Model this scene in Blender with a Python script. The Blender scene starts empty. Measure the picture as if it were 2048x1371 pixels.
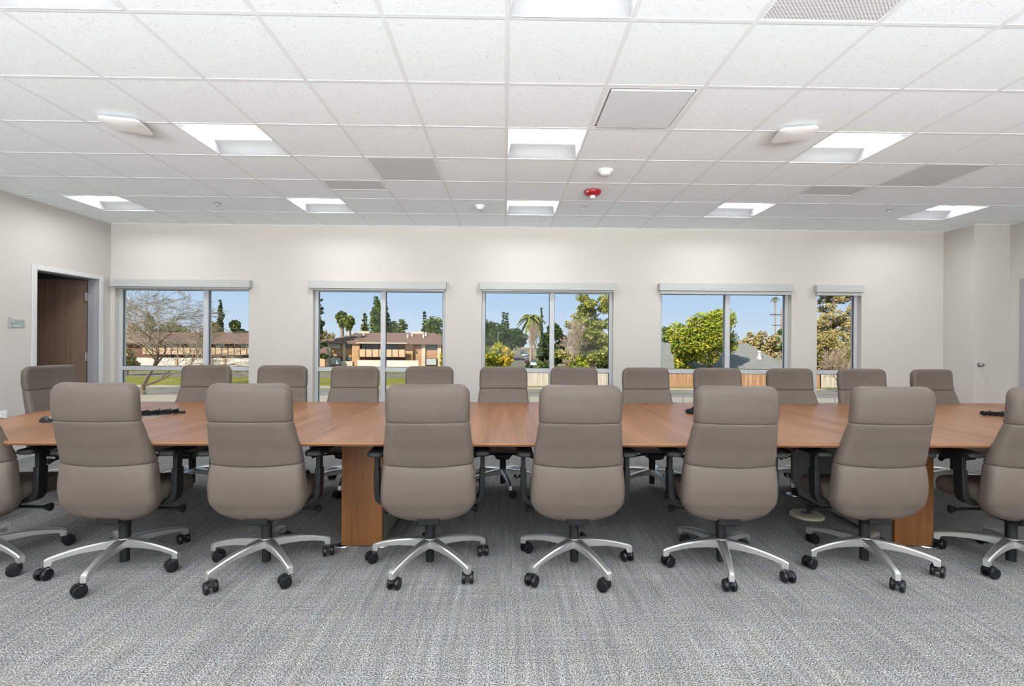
import bpy, math, random
from mathutils import Matrix, Vector
sc = bpy.context.scene
col = sc.collection
R = math.radians
HC = 1.31            # lens height over the carpet
CEIL = 2.895
# ---------------------------------------------------------------- camera
YAW, PITCH, ROLL, FPX = .0154, .000709, .006728, 977.68
cy_, sy_, cp_, sp_, cr_, sr_ = math.cos(YAW), math.sin(YAW), math.cos(PITCH), math.sin(PITCH), math.cos(ROLL), math.sin(ROLL)
fw = Vector((sy_*cp_, cy_*cp_, sp_)); rt = Vector((cy_, -sy_, 0)); up = Vector((-sy_*sp_, -cy_*sp_, cp_))
rt2 = rt*cr_ + up*sr_; up2 = up*cr_ - rt*sr_
cd = bpy.data.cameras.new('camera'); cam = bpy.data.objects.new('camera', cd); col.objects.link(cam)
m = Matrix((rt2, up2, -fw)).transposed().to_4x4(); m.translation = Vector((0, 0, HC)); cam.matrix_world = m
cd.sensor_width = 36; cd.lens = FPX/2048*36; cd.clip_start = .02; cd.clip_end = 2000
sc.camera = cam

def at(px, py, Y):
    """the point of the world at distance Y that the photograph's pixel shows"""
    d = fw + rt2*((px-1024)/FPX) + up2*(-(py-685.5)/FPX)
    t = Y/d.y
    return d.x*t, HC + d.z*t
# ---------------------------------------------------------------- sky, sun, exposure
w = bpy.data.worlds.new('sky'); sc.world = w; w.use_nodes = True
nt = w.node_tree; nt.nodes.clear()
tc = nt.nodes.new('ShaderNodeTexCoord'); sx = nt.nodes.new('ShaderNodeSeparateXYZ'); rp = nt.nodes.new('ShaderNodeValToRGB')
bg = nt.nodes.new('ShaderNodeBackground'); wo = nt.nodes.new('ShaderNodeOutputWorld')
rp.color_ramp.elements[0].position = 0.0; rp.color_ramp.elements[0].color = (.66, .78, .90, 1)
rp.color_ramp.elements[1].position = .14; rp.color_ramp.elements[1].color = (.40, .62, .92, 1)
e = rp.color_ramp.elements.new(.6); e.color = (.26, .33, .44, 1)
nt.links.new(tc.outputs['Generated'], sx.inputs[0]); nt.links.new(sx.outputs['Z'], rp.inputs[0])
nt.links.new(rp.outputs[0], bg.inputs[0]); nt.links.new(bg.outputs[0], wo.inputs[0]); bg.inputs[1].default_value = 1.0
sl = bpy.data.lights.new('sun', 'SUN'); sl.energy = 4.9; sl.angle = R(.6); sl.color = (1, .93, .82)
so = bpy.data.objects.new('sun', sl); col.objects.link(so)
so.rotation_euler = Vector((.55, .72, -.62)).to_track_quat('-Z', 'Y').to_euler()
sc.view_settings.view_transform = 'Standard'; sc.view_settings.look = 'None'
sc.view_settings.exposure = 0.0; sc.view_settings.gamma = 1.0; sc.view_settings.use_curve_mapping = False
LENS = 33.0; FILL_LEVEL = 80; FILL_UP = 395
# added fill lamps behind the viewer: one set level, one aimed up at the ceiling
for i, x in enumerate((-3.5, 0, 3.5)):
    for nm, tilt, en, spr in (('rear_fill_level', 88, FILL_LEVEL, 180), ('rear_fill_up', 138.5, FILL_UP, 100)):
        al = bpy.data.lights.new(nm, 'AREA'); al.shape = 'RECTANGLE'; al.size = 2.6; al.size_y = 1.9; al.energy = en; al.spread = R(spr); al.color = (.95, .985, 1)
        ao = bpy.data.objects.new(nm, al); col.objects.link(ao); ao.location = (x, -3.52, 1.5); ao.rotation_euler = (R(tilt), 0, 0)
sc.cycles.max_bounces = 10; sc.cycles.diffuse_bounces = 6; sc.cycles.transparent_max_bounces = 12
sc.cycles.sample_clamp_indirect = 6.0
# ---------------------------------------------------------------- materials
def mat(name, c, rough=.6, metal=0, spec=.5, emit=None, es=0, coat=0):
    m = bpy.data.materials.new(name); m.use_nodes = True
    b = m.node_tree.nodes['Principled BSDF']
    b.inputs['Base Color'].default_value = (*c, 1); b.inputs['Roughness'].default_value = rough
    b.inputs['Metallic'].default_value = metal; b.inputs['Specular IOR Level'].default_value = spec
    if coat: b.inputs['Coat Weight'].default_value = coat
    if emit: b.inputs['Emission Color'].default_value = (*emit, 1); b.inputs['Emission Strength'].default_value = es
    return m
def N(m, t, **k):
    n = m.node_tree.nodes.new(t)
    for a, v in k.items(): setattr(n, a, v)
    return n
def coords(m, scale, loc=(0, 0, 0), rot=(0, 0, 0), space='Object'):
    tc = N(m, 'ShaderNodeTexCoord'); mp = N(m, 'ShaderNodeMapping')
    mp.inputs['Scale'].default_value = scale; mp.inputs['Location'].default_value = loc; mp.inputs['Rotation'].default_value = rot
    m.node_tree.links.new(tc.outputs[space], mp.inputs[0]); return mp.outputs[0]
def noise(m, scale, detail=3, rough=.5, loc=(0, 0, 0), sc_=1, space='Object'):
    n = N(m, 'ShaderNodeTexNoise'); n.inputs['Scale'].default_value = sc_; n.inputs['Detail'].default_value = detail
    n.inputs['Roughness'].default_value = rough
    m.node_tree.links.new(coords(m, scale, loc, space=space), n.inputs['Vector']); return n.outputs['Fac']
def ramp(m, src, stops):
    r = N(m, 'ShaderNodeValToRGB'); cr = r.color_ramp
    cr.elements[0].position = stops[0][0]; cr.elements[0].color = (*stops[0][1], 1)
    cr.elements[1].position = stops[-1][0]; cr.elements[1].color = (*stops[-1][1], 1)
    for p, c in stops[1:-1]: cr.elements.new(p).color = (*c, 1)
    m.node_tree.links.new(src, r.inputs[0]); return r.outputs[0]
def math_(m, op, a, b):
    n = N(m, 'ShaderNodeMath', operation=op)
    for i, v in enumerate((a, b)):
        if isinstance(v, (int, float)): n.inputs[i].default_value = v
        else: m.node_tree.links.new(v, n.inputs[i])
    return n.outputs[0]
def mix(m, f, a, b, bt='MIX'):
    n = N(m, 'ShaderNodeMix', data_type='RGBA', blend_type=bt)
    if isinstance(f, (int, float)): n.inputs[0].default_value = f
    else: m.node_tree.links.new(f, n.inputs[0])
    for i, v in ((6, a), (7, b)):
        if isinstance(v, tuple): n.inputs[i].default_value = (*v, 1)
        else: m.node_tree.links.new(v, n.inputs[i])
    return n.outputs[2]
def setc(m, c, bump=None, bs=.2, bd=.002):
    b = m.node_tree.nodes['Principled BSDF']
    if c is not None: m.node_tree.links.new(c, b.inputs['Base Color'])
    if bump is not None:
        bn = N(m, 'ShaderNodeBump'); bn.inputs['Strength'].default_value = bs; bn.inputs['Distance'].default_value = bd
        m.node_tree.links.new(bump, bn.inputs['Height']); m.node_tree.links.new(bn.outputs[0], b.inputs['Normal'])

M = {}
M['leather'] = mat('taupe leather', (.1, .08, .07), .55, spec=.32)
f1 = noise(M['leather'], (1, 1, 1), 2, sc_=420); f2 = noise(M['leather'], (1, 1, 1), 3, sc_=4)
setc(M['leather'], ramp(M['leather'], f2, [(.3, (.090, .070, .057)), (.7, (.103, .080, .065))]), f1, .12, .0008)
M['piping'] = mat('leather piping', (.25, .21, .18), .5)
M['black'] = mat('black plastic', (.006, .0065, .007), .55, spec=.25)
M['wheel'] = mat('wheel plastic', (.005, .005, .006), .35, spec=.3)
M['alu'] = mat('cast aluminium', (.80, .80, .79), .42, 1)
setc(M['alu'], None, noise(M['alu'], (1, 1, 1), 2, sc_=90), .05, .001)
M['chrome'] = mat('chrome', (.45, .46, .48), .3, 1)
M['steel'] = mat('satin steel', (.5, .5, .5), .35, 1)
# carpet
c = M['carpet'] = mat('grey carpet', (.3, .3, .3), .95, spec=.1)
a = noise(c, (1, 1, 1), 2, .6, sc_=170); s1 = noise(c, (36, 1.7, 1), 4, .65); s2 = noise(c, (1.6, 60, 1), 3, .6)
s3 = noise(c, (5, 3.5, 1), 2, .5, (7, 3, 0)); hue = noise(c, (14, 4, 1), 3, .6, (3, 9, 0))
streak = math_(c, 'ADD', math_(c, 'MULTIPLY', s1, .55), math_(c, 'MULTIPLY', s2, .30))
streak = math_(c, 'ADD', streak, math_(c, 'MULTIPLY', s3, .15))
base = ramp(c, streak, [(.36, (.118, .118, .116)), (.5, (.165, .163, .158)), (.66, (.235, .231, .223))])
spk = ramp(c, a, [(.36, (.18, .18, .18)), (.5, (1, 1, 1)), (.62, (2.2, 2.2, 2.2))])
colr = mix(c, 1.0, base, spk, 'MULTIPLY')
colr = mix(c, .35, colr, mix(c, 1.0, colr, ramp(c, hue, [(.35, (.9, .97, 1.1)), (.65, (1.1, 1.0, .92))]), 'MULTIPLY'))
setc(c, colr, a, .6, .004)
# walls, ceiling
c = M['wall'] = mat('painted wall', (.74, .70, .65), .75, spec=.25)
setc(c, ramp(c, noise(c, (1, 1, 1), 3, sc_=1.3), [(.3, (.535, .50, .457)), (.7, (.555, .52, .477))]), noise(c, (1, 1, 1), 3, sc_=160), .06, .001)
c = M['tile'] = mat('mineral ceiling tile', (.82, .82, .81), .9, spec=.1)
p1 = noise(c, (1, 1, 1), 3, .7, sc_=120); p2 = noise(c, (1, 1, 1), 2, .6, (5, 5, 5), sc_=45)
pit = math_(c, 'ADD', math_(c, 'MULTIPLY', p1, .75), math_(c, 'MULTIPLY', p2, .25))
setc(c, ramp(c, pit, [(.355, (.5, .49, .48)), (.40, (.845, .885, .905)), (.6, (.865, .905, .925))]), pit, .35, .002)
M['grid'] = mat('white ceiling grid metal', (.76, .78, .79), .6, spec=.15)
M['fixture'] = mat('white fixture enamel', (.86, .86, .86), .45)
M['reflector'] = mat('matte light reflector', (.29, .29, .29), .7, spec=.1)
M['lens'] = mat('lit diffuser', (.9, .9, .9), .5, emit=(.95, 1, 1.04), es=LENS)
M['sensor'] = mat('white device plastic', (.82, .82, .81), .4)
M['diffuser'] = mat('white diffuser plate', (.70, .73, .75), .5)
c = M['perf'] = mat('perforated grille', (.5, .5, .5), .6)
v = N(c, 'ShaderNodeTexVoronoi'); v.inputs['Scale'].default_value = 1; v.inputs['Randomness'].default_value = 0
c.node_tree.links.new(coords(c, (75, 75, 75), rot=(0, 0, R(45))), v.inputs['Vector'])
setc(c, ramp(c, v.outputs['Distance'], [(.30, (.13, .13, .13)), (.36, (.70, .70, .70))]))
M['grey_perf'] = mat('grey return grille', (.43, .43, .43), .6)
v = N(M['grey_perf'], 'ShaderNodeTexVoronoi'); v.inputs['Scale'].default_value = 1; v.inputs['Randomness'].default_value = 0
M['grey_perf'].node_tree.links.new(coords(M['grey_perf'], (95, 95, 95)), v.inputs['Vector'])
setc(M['grey_perf'], ramp(M['grey_perf'], v.outputs['Distance'], [(.3, (.24, .25, .26)), (.38, (.63, .65, .66))]))
# wood
def wood(name, axis, c1, c2, c3, rough=.34):
    m = mat(name, c2, rough, spec=.3)
    s = {'y': ((26, .7, 26), (150, 1.6, 150), (5, .25, 5)), 'z': ((26, 26, .7), (150, 150, 1.6), (5, 5, .25))}[axis]
    n1 = noise(m, s[0], 4, .6); n2 = noise(m, s[1], 3, .6); n3 = noise(m, s[2], 2, .5)
    t = math_(m, 'ADD', math_(m, 'MULTIPLY', n1, .5), math_(m, 'MULTIPLY', n2, .25)); t = math_(m, 'ADD', t, math_(m, 'MULTIPLY', n3, .25))
    setc(m, ramp(m, t, [(.36, c1), (.5, c2), (.63, c3)]), n2, .04, .0006)
    return m
M['top'] = wood('walnut table top', 'y', (.125, .050, .019), (.215, .095, .040), (.29, .138, .064))
M['edge'] = mat('walnut edge band', (.22, .10, .042), .5)
M['walnut'] = wood('walnut panel', 'z', (.075, .027, .007), (.125, .048, .013), (.165, .068, .02), .42)
M['doorwood'] = wood('door veneer', 'z', (.13, .082, .054), (.17, .108, .07), (.20, .13, .09), .5)
M['greylam'] = mat('grey laminate', (.24, .235, .225), .5)
M['rail'] = mat('dark rail', (.03, .03, .032), .5)
M['casing'] = mat('blind cassette', (.42, .425, .41), .5)
M['winframe'] = mat('window aluminium', (.50, .51, .52), .45)
M['reveal'] = mat('window reveal paint', (.72, .71, .68), .7)
M['gasket'] = mat('rubber gasket', (.02, .02, .022), .6)
M['doorframe'] = mat('grey painted door frame', (.60, .60, .585), .45)
M['jamb'] = mat('dark grey jamb', (.33, .33, .34), .5)
M['bb'] = mat('grey vinyl base', (.42, .41, .40), .6)
M['sign'] = mat('sage sign plate', (.30, .36, .33), .5)
M['signtext'] = mat('sign lettering', (.85, .88, .85), .5)
M['red'] = mat('red alarm plastic', (.30, .008, .014), .3)
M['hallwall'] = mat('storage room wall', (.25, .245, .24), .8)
M['beige'] = mat('beige plastic', (.42, .39, .28), .45)
g = bpy.data.materials.new('window glass'); g.use_nodes = True; t = g.node_tree; t.nodes.clear()
o_ = t.nodes.new('ShaderNodeOutputMaterial'); mx = t.nodes.new('ShaderNodeMixShader'); tr = t.nodes.new('ShaderNodeBsdfTransparent'); gl = t.nodes.new('ShaderNodeBsdfGlossy')
fr = t.nodes.new('ShaderNodeFresnel'); fr.inputs[0].default_value = 1.12; gl.inputs['Roughness'].default_value = .02; tr.inputs[0].default_value = (.97, .98, .975, 1)
t.links.new(fr.outputs[0], mx.inputs[0]); t.links.new(tr.outputs[0], mx.inputs[1]); t.links.new(gl.outputs[0], mx.inputs[2]); t.links.new(mx.outputs[0], o_.inputs[0])
M['glass'] = g
# ---------------------------------------------------------------- mesh helper
class MB:
    def __init__(s): s.v = []; s.f = []
    def add(s, v, f):
        n = len(s.v); s.v += [tuple(p) for p in v]; s.f += [tuple(i+n for i in q) for q in f]
    def box(s, x0, x1, y0, y1, z0, z1):
        s.add([(x, y, z) for z in (z0, z1) for y in (y0, y1) for x in (x0, x1)],
              [(0, 2, 3, 1), (4, 5, 7, 6), (0, 1, 5, 4), (2, 6, 7, 3), (0, 4, 6, 2), (1, 3, 7, 5)]); return s
    def loft(s, rings, cap=True, closed=True):
        n = len(rings[0]); b = len(s.v); s.v += [tuple(p) for r in rings for p in r]
        for i in range(len(rings)-1):
            for j in range(n if closed else n-1):
                k = (j+1) % n
                s.f.append((b+i*n+j, b+i*n+k, b+(i+1)*n+k, b+(i+1)*n+j))
        if cap:
            s.f.append(tuple(b+j for j in range(n))[::-1]); s.f.append(tuple(b+(len(rings)-1)*n+j for j in range(n)))
        return s
    def tube(s, pts, rad, n=8, cap=True):
        pts = [Vector(p) for p in pts]; rr = rad if isinstance(rad, (list, tuple)) else [rad]*len(pts); rings = []
        u = None
        for i, p in enumerate(pts):
            d = (pts[min(i+1, len(pts)-1)] - pts[max(i-1, 0)]).normalized()
            if u is None: u = d.orthogonal().normalized()
            else: u = (u - d*u.dot(d)).normalized()
            vv = d.cross(u)
            rings.append([p + (u*math.cos(2*math.pi*k/n) + vv*math.sin(2*math.pi*k/n))*rr[i] for k in range(n)])
        return s.loft(rings, cap)
    def lathe(s, prof, c=(0, 0, 0), n=24, ax='z'):
        rings = []
        for r, h in prof:
            q = []
            for k in range(n):
                a = 2*math.pi*k/n; x, y = r*math.cos(a), r*math.sin(a)
                q.append({'z': (c[0]+x, c[1]+y, c[2]+h), 'x': (c[0]+h, c[1]+x, c[2]+y), 'y': (c[0]+x, c[1]+h, c[2]+y)}[ax])
            rings.append(q)
        return s.loft(rings)
    def build(s, name, m, parent=None, bevel=0, angle=38, bseg=2):
        me = bpy.data.meshes.new(name); me.from_pydata(s.v, [], s.f); me.update()
        if m is not None: me.materials.append(m)
        for p in me.polygons: p.use_smooth = True
        me.set_sharp_from_angle(angle=R(angle))
        o = bpy.data.objects.new(name, me); col.objects.link(o)
        if parent: o.parent = parent
        if bevel:
            b = o.modifiers.new('bevel', 'BEVEL'); b.width = bevel; b.segments = bseg; b.limit_method = 'ANGLE'; b.angle_limit = R(40)
        return o
def tag(o, label=None, cat=None, group=None, kind=None):
    for k, v in (('label', label), ('category', cat), ('group', group), ('kind', kind)):
        if v: o[k] = v
    return o
def empty(name, loc, rz=0):
    o = bpy.data.objects.new(name, None); col.objects.link(o); o.location = loc; o.rotation_euler.z = rz; o.empty_display_size = .1; return o
def struct(o): o['kind'] = 'structure'; return o
def copy_tree(o, parent=None):
    c = o.copy(); col.objects.link(c)
    if parent: c.parent = parent
    for ch in list(kids.get(o.name, [])): copy_tree_child(ch, c)
    return c
# ---------------------------------------------------------------- room shell
XL, XR, YB, YF = -5.343, 6.572, 6.708, -3.6
XC, YC = 6.10, 6.262          # the corner pillar
TH = .16
struct(MB().box(XL-2.2, XR+.3, YF-.3, YB+.2, -.2, 0).build('floor', M['carpet']))
struct(MB().box(XL-2.2, XR+.3, YF-.3, YB+.2, 3.12, 3.3).build('ceiling_slab', M['hallwall'])).name = 'ceiling.001'
WIN = [(-5.285, -3.475, -4.13), (-2.615, -.812, -1.705), (-.315, 1.50, .63), (2.145, 3.97, 3.083), (4.328, 4.95, None)]
SILL, HEAD = .42, 2.06
wb = MB()
xs = [XL-.1] + [q for a_, b_, _ in WIN for q in (a_, b_)] + [XR+.1]
for i in range(0, len(xs), 2): wb.box(xs[i], xs[i+1], YB, YB+TH, 0, 3.12)
for a_, b_, _ in WIN:
    wb.box(a_, b_, YB, YB+TH, 0, SILL); wb.box(a_, b_, YB, YB+TH, HEAD, 3.12)
struct(wb.build('wall_back', M['wall']))
DY0, DY1, DZ = 5.645, 6.535, 2.125
wl = MB(); wl.box(XL-.13, XL, YF, DY0, 0, 3.12); wl.box(XL-.13, XL, DY1, YB, 0, 3.12); wl.box(XL-.13, XL, DY0, DY1, DZ, 3.12)
struct(wl.build('wall_left', M['wall']))
RY0, RY1 = 5.20, 6.08
wr = MB(); wr.box(XR, XR+.13, YF, RY0, 0, 3.12); wr.box(XR, XR+.13, RY1, YB, 0, 3.12); wr.box(XR, XR+.13, RY0, RY1, 2.125, 3.12)
wr.box(XC, XR, YC, YB, 0, 3.12)
struct(wr.build('wall_right', M['wall']))
fb = MB(); RW = [(-4.9, -2.1), (-1.4, 1.4), (2.1, 4.9)]; RZ0, RZ1 = .5, 2.5  # rear window openings, added for the fill lamps
for a_, b_ in ((XL-.13, -4.9), (-2.1, -1.4), (1.4, 2.1), (4.9, XR+.13)): fb.box(a_, b_, YF-.13, YF, 0, 3.12)
for a_, b_ in RW: fb.box(a_, b_, YF-.13, YF, 0, RZ0); fb.box(a_, b_, YF-.13, YF, RZ1, 3.12)
struct(fb.build('wall_front', M['wall']))
struct(MB().box(XL-.5, XR+.5, YF-1.2, YF-1.1, 0, 3.3).build('wall_outside_rear', M['wall']))  # unseen wall outside the added rear windows
for i, (a_, b_) in enumerate(RW):  # frames of the unseen rear windows, added along with the fill lamps
    r_ = struct(empty('window_%d' % (i+6), ((a_+b_)/2, YF-.06, RZ0))); w2 = (b_-a_)/2; q = MB()
    for u in ((-w2, -w2+.05, 0, RZ1-RZ0), (w2-.05, w2, 0, RZ1-RZ0), (-.03, .03, 0, RZ1-RZ0)): q.box(u[0], u[1], -.03, .03, u[2], u[3])
    q.box(-w2, w2, -.03, .03, 0, .05); q.box(-w2, w2, -.03, .03, RZ1-RZ0-.05, RZ1-RZ0); q.build('window_frame', M['winframe'], r_)
h = MB(); h.box(-7.6, XL-.13, 6.62, 6.75, 0, 3.12); h.box(-7.6, XL-.13, 4.2, 4.33, 0, 3.12); h.box(-7.7, -7.55, 4.2, 6.75, 0, 3.12); h.box(-7.6, XL-.13, 4.3, 6.7, 2.6, 2.7)
struct(h.build('wall_storage', M['hallwall']))
bb = MB(); bb.box(XL, XL+.012, YF, DY0-.05, 0, .11); bb.box(XL, XL+.012, DY1+.05, YB, 0, .11)
struct(bb.build('baseboard_left', M['bb']))
struct(MB().box(XL, XC, YB-.012, YB, 0, .11).build('baseboard_back', M['bb']))
bb = MB(); bb.box(XC-.012, XC, YC-.012, YB, 0, .11); bb.box(XC-.012, XR, YC-.012, YC, 0, .11); bb.box(XR-.012, XR, YF, RY0-.05, 0, .11)
struct(bb.build('baseboard_right', M['bb']))
# windows
for i, (a_, b_, mu) in enumerate(WIN):
    n = i+1; y0, y1 = YB+.075, YB+.145; fwid = .045
    root = struct(empty('window_%d' % n, ((a_+b_)/2, y0, SILL)))
    ox, oz = (a_+b_)/2, SILL
    def L(mb, x0, x1, ya, yb, z0, z1): mb.box(x0-ox, x1-ox, ya-y0, yb-y0, z0-oz, z1-oz)
    fr_ = MB(); L(fr_, a_, a_+fwid, y0, y1, SILL, HEAD); L(fr_, b_-fwid, b_, y0, y1, SILL, HEAD)
    L(fr_, a_+fwid, b_-fwid, y0, y1, SILL, SILL+fwid); L(fr_, a_+fwid, b_-fwid, y0, y1, HEAD-.05, HEAD)
    fr_.build('window_frame', M['winframe'], root, .002)
    tz0, tz1 = .905, .965
    t_ = MB(); xs_ = [(a_+fwid, b_-fwid)] if mu is None else [(a_+fwid, mu-.005), (mu+.06, b_-fwid)]
    for q0, q1 in xs_: L(t_, q0, q1, y0+.002, y1-.002, tz0, tz1)
    t_.build('transom', M['winframe'], root, .002)
    if mu is not None:
        mm_ = MB(); L(mm_, mu-.005, mu+.06, y0-.012, y1, SILL+fwid, HEAD-.05); mm_.build('mullion', M['winframe'], root, .003)
    gk = MB()
    for q0, q1 in xs_:
        for z0, z1 in ((SILL+fwid, tz0), (tz1, HEAD-.05)):
            for (u0, u1, w0, w1) in ((q0, q0+.007, z0, z1), (q1-.007, q1, z0, z1), (q0, q1, z0, z0+.006), (q0, q1, z1-.006, z1)):
                L(gk, u0, u1, y0+.02, y0+.03, w0, w1)
            pn = MB(); L(pn, q0+.001, q1-.001, y0+.032, y0+.038, z0+.001, z1-.001); pn.build('pane', M['glass'], root)
    gk.build('gasket', M['gasket'], root)
    sl_ = MB(); L(sl_, a_+.001, b_-.001, YB+.001, y0-.001, SILL+.0, SILL+.012); sl_.build('window_sill', M['reveal'], root)
# blinds
VAL = [(-5.300, -3.435, 2.038), (-2.655, -.795, 2.036), (-.345, 1.505, 2.040), (2.113, 3.957, 2.046), (4.275, 4.935, 2.042)]
names = ['grey-white roller blind cassette above the window beside the open wooden door', 'grey-white roller blind cassette above the window that looks on the brown-roofed apartment house',
  'grey-white roller blind cassette above the middle window with the tall palm', 'grey-white roller blind cassette above the window filled by the yellow-green tree',
  'short roller blind cassette above the narrow window']
for i, ((a_, b_, z), lb) in enumerate(zip(VAL, names)):
    r_ = tag(empty('roller_blind', ((a_+b_)/2, YB, z)), lb, 'blind', 'roller blinds rolled up over the windows'); w2 = (b_-a_)/2
    MB().box(-w2, w2, -.078, -.001, 0, .1).build('cassette', M['casing'], r_, .003)
    MB().box(-w2+.02, w2-.02, -.055, -.035, -.022 if i < 3 else -.045, -.0005).build('hem_bar', M['casing'], r_, .003)
# door on the left
d1 = struct(empty('door_1', (XL, (DY0+DY1)/2, 0)))
def LD(mb, x0, x1, ya, yb, z0, z1, c=(XL, (DY0+DY1)/2)): mb.box(x0-c[0], x1-c[0], ya-c[1], yb-c[1], z0, z1)
fm = MB()
for ya, yb in ((DY0-.045, DY0+.012), (DY1-.012, DY1+.045)): LD(fm, XL, XL+.014, ya, yb, 0, DZ+.045)
LD(fm, XL, XL+.014, DY0+.012, DY1-.012, DZ-.012, DZ+.045)
fm.build('door_frame', M['doorframe'], d1, .003)
jm = MB(); LD(jm, XL-.14, XL-.0005, DY0+.0005, DY0+.02, 0, DZ-.001); LD(jm, XL-.14, XL-.0005, DY1-.02, DY1-.0005, 0, DZ-.001); LD(jm, XL-.14, XL-.0005, DY0+.02, DY1-.02, DZ-.02, DZ-.001)
LD(jm, XL-.075, XL-.055, DY1-.035, DY1-.02, 0, DZ-.02)
jm.build('door_jamb', M['jamb'], d1)
lf = MB().box(-.045, 0, -.86, 0, .01, DZ-.03).build('door_leaf', M['doorwood'], d1, .002)
lf.location = (-.145, DY1-.028-(DY0+DY1)/2, 0); lf.rotation_euler.z = -R(66)
for z in (.3, 1.10, 1.88):
    hb = MB().box(-.048, .001, -.001, .002, z-.055, z+.055)
    hb.tube([(.004, .004, z-.055), (.004, .004, z+.055)], .007, 8); hb.box(-.02, .06, .004, .008, z-.055, z+.055)
    hb.build('hinge', M['steel'], lf)
hd = MB().lathe([(.028, -.052), (.028, -.046)], (0, -.79, 1.0), 16, 'x'); hd.build('door_handle', M['steel'], lf)
# door on the right
d2 = struct(empty('door_2', (XR, (RY0+RY1)/2, 0))); CR = (XR, (RY0+RY1)/2)
fm = MB(); LD(fm, XR-.014, XR, RY0-.05, RY0+.012, 0, 2.175, CR); LD(fm, XR-.014, XR, RY1-.012, RY1+.05, 0, 2.175, CR); LD(fm, XR-.014, XR, RY0+.012, RY1-.012, 2.11, 2.175, CR)
fm.build('door_frame', M['jamb'], d2, .003)
q = MB(); LD(q, XR+.02, XR+.065, RY0+.002, RY1-.002, .01, 2.12, CR); lf2 = q.build('door_leaf', M['doorwood'], d2)
q = MB(); q.lathe([(.026, -.012), (.026, 0)], (.02, .35, 1.02), 16, 'x'); q.tube([(.015, .35, 1.02), (-.045, .35, 1.02), (-.05, .34, 1.02), (-.05, .22, 1.02)], .009, 8)
q.build('door_handle', M['steel'], lf2)
# pillar knob
x_, z_ = at(1955, 729, YC)
k = MB(); k.lathe([(.027, 0), (.027, -.006), (.011, -.008), (.011, -.028), (.022, -.034), (.025, -.045), (.02, -.055), (.008, -.058)], (0, 0, 0), 20, 'y')
o = k.build('door_knob', M['steel']); o.location = (x_+.02, YC, z_); tag(o, 'small round metal knob on the beige wall pillar near the right door', 'knob')
# sign and outlet on the left wall
s_ = tag(empty('room_sign', (XL, 5.43, 1.49)), 'small sage green room sign with two lines of white lettering, left of the open door', 'sign')
MB().box(0.001, .006, -.075, .09, -.043, .043).build('sign_plate', M['sign'], s_, .001)
MB().box(0.001, .028, -.083, -.076, -.05, .062).build('side_fin', M['jamb'], s_)
def text(body, size, mt, name, parent, loc, rot):
    cu = bpy.data.curves.new(name, 'FONT'); cu.body = body; cu.size = size; cu.extrude = .0006; cu.resolution_u = 3
    t_ = bpy.data.objects.new(name, cu); dg = bpy.context.evaluated_depsgraph_get(); col.objects.link(t_)
    me = bpy.data.meshes.new_from_object(t_); col.objects.unlink(t_); bpy.data.objects.remove(t_)
    o = bpy.data.objects.new(name, me); me.materials.clear(); me.materials.append(mt); col.objects.link(o); o.parent = parent
    o.location = loc; o.rotation_euler = rot; return o
text('204', .027, M['signtext'], 'room_number', s_, (.0072, -.066, .015), (R(90), 0, R(90)))
text('STORAGE', .024, M['signtext'], 'room_name', s_, (.0072, -.066, -.034), (R(90), 0, R(90)))
def outlet(loc, lb):
    r_ = tag(empty('wall_outlet', loc), lb, 'outlet')
    MB().box(0, .006, -.036, .036, -.058, .058).build('cover_plate', M['sensor'], r_, .002)
    MB().box(.0065, .009, -.016, .016, .012, .042).build('socket', M['fixture'], r_, .002); MB().box(.0065, .009, -.016, .016, -.042, -.012).build('socket', M['fixture'], r_, .002)
outlet((XL, 5.30, .50), 'white power outlet on the left wall just over the table end')
# ---------------------------------------------------------------- ceiling: grid, tiles and fixtures
S = .6096; GX, GY = .0043, 1.7724
lights = {(c_, k_) for c_ in (-8, -4, 0, 4, 8) for k_ in (6, 3, 0, -3, -6)}
other = {(1, 2): 'diff', (2, 0): 'perf', (-2, 4): 'grey', (6, 4): 'grey'}
tl = MB()
c0, c1, k0, k1 = -9, 10, -9, 8
for c_ in range(c0, c1+1):
    for k_ in range(k0, k1+1):
        if (c_, k_) in lights or (c_, k_) in other: continue
        x0, y0 = GX+c_*S, GY+k_*S
        xa, xb, ya, yb = max(x0+.009, XL), min(x0+S-.009, XR), max(y0+.009, YF), min(y0+S-.009, YB)
        if xb-xa < .01 or yb-ya < .01: continue
        if (c_, k_) in ((-3, 5), (5, 5)): ya = y0+S/2+.012
        tl.box(xa, xb, ya, yb, CEIL+.003, CEIL+.022)
struct(tl.build('ceiling', M['tile']))
gr = MB()
for c_ in range(c0, c1+2):
    x = GX+c_*S
    if XL < x < XR: gr.box(x-.012, x+.012, YF, YB, CEIL+.001, CEIL+.006)
for k_ in range(k0, k1+2):
    y = GY+k_*S
    if YF < y < YB: 
        for c_ in range(c0, c1+1):
            xa, xb = max(GX+c_*S+.012, XL), min(GX+(c_+1)*S-.012, XR)
            if xb > xa: gr.box(xa, xb, y-.012, y+.012, CEIL+.0012, CEIL+.006)
for c_ in (-3, 5): gr.box(GX+c_*S+.012, GX+(c_+1)*S-.012, GY+5.5*S-.008, GY+5.5*S+.012, CEIL+.0012, CEIL+.006)
gr.box(XL, XR, YB-.018, YB, CEIL-.003, CEIL+.006); gr.box(XL, XL+.018, YF, YB, CEIL-.003, CEIL+.006); gr.box(XR-.018, XR, YF, YC, CEIL-.003, CEIL+.006)
gr.box(XC-.018, XR, YC-.018, YC, CEIL-.003, CEIL+.006); gr.box(XC-.018, XC, YC, YB, CEIL-.003, CEIL+.006)
struct(gr.build('trim_1', M['grid']))
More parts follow.
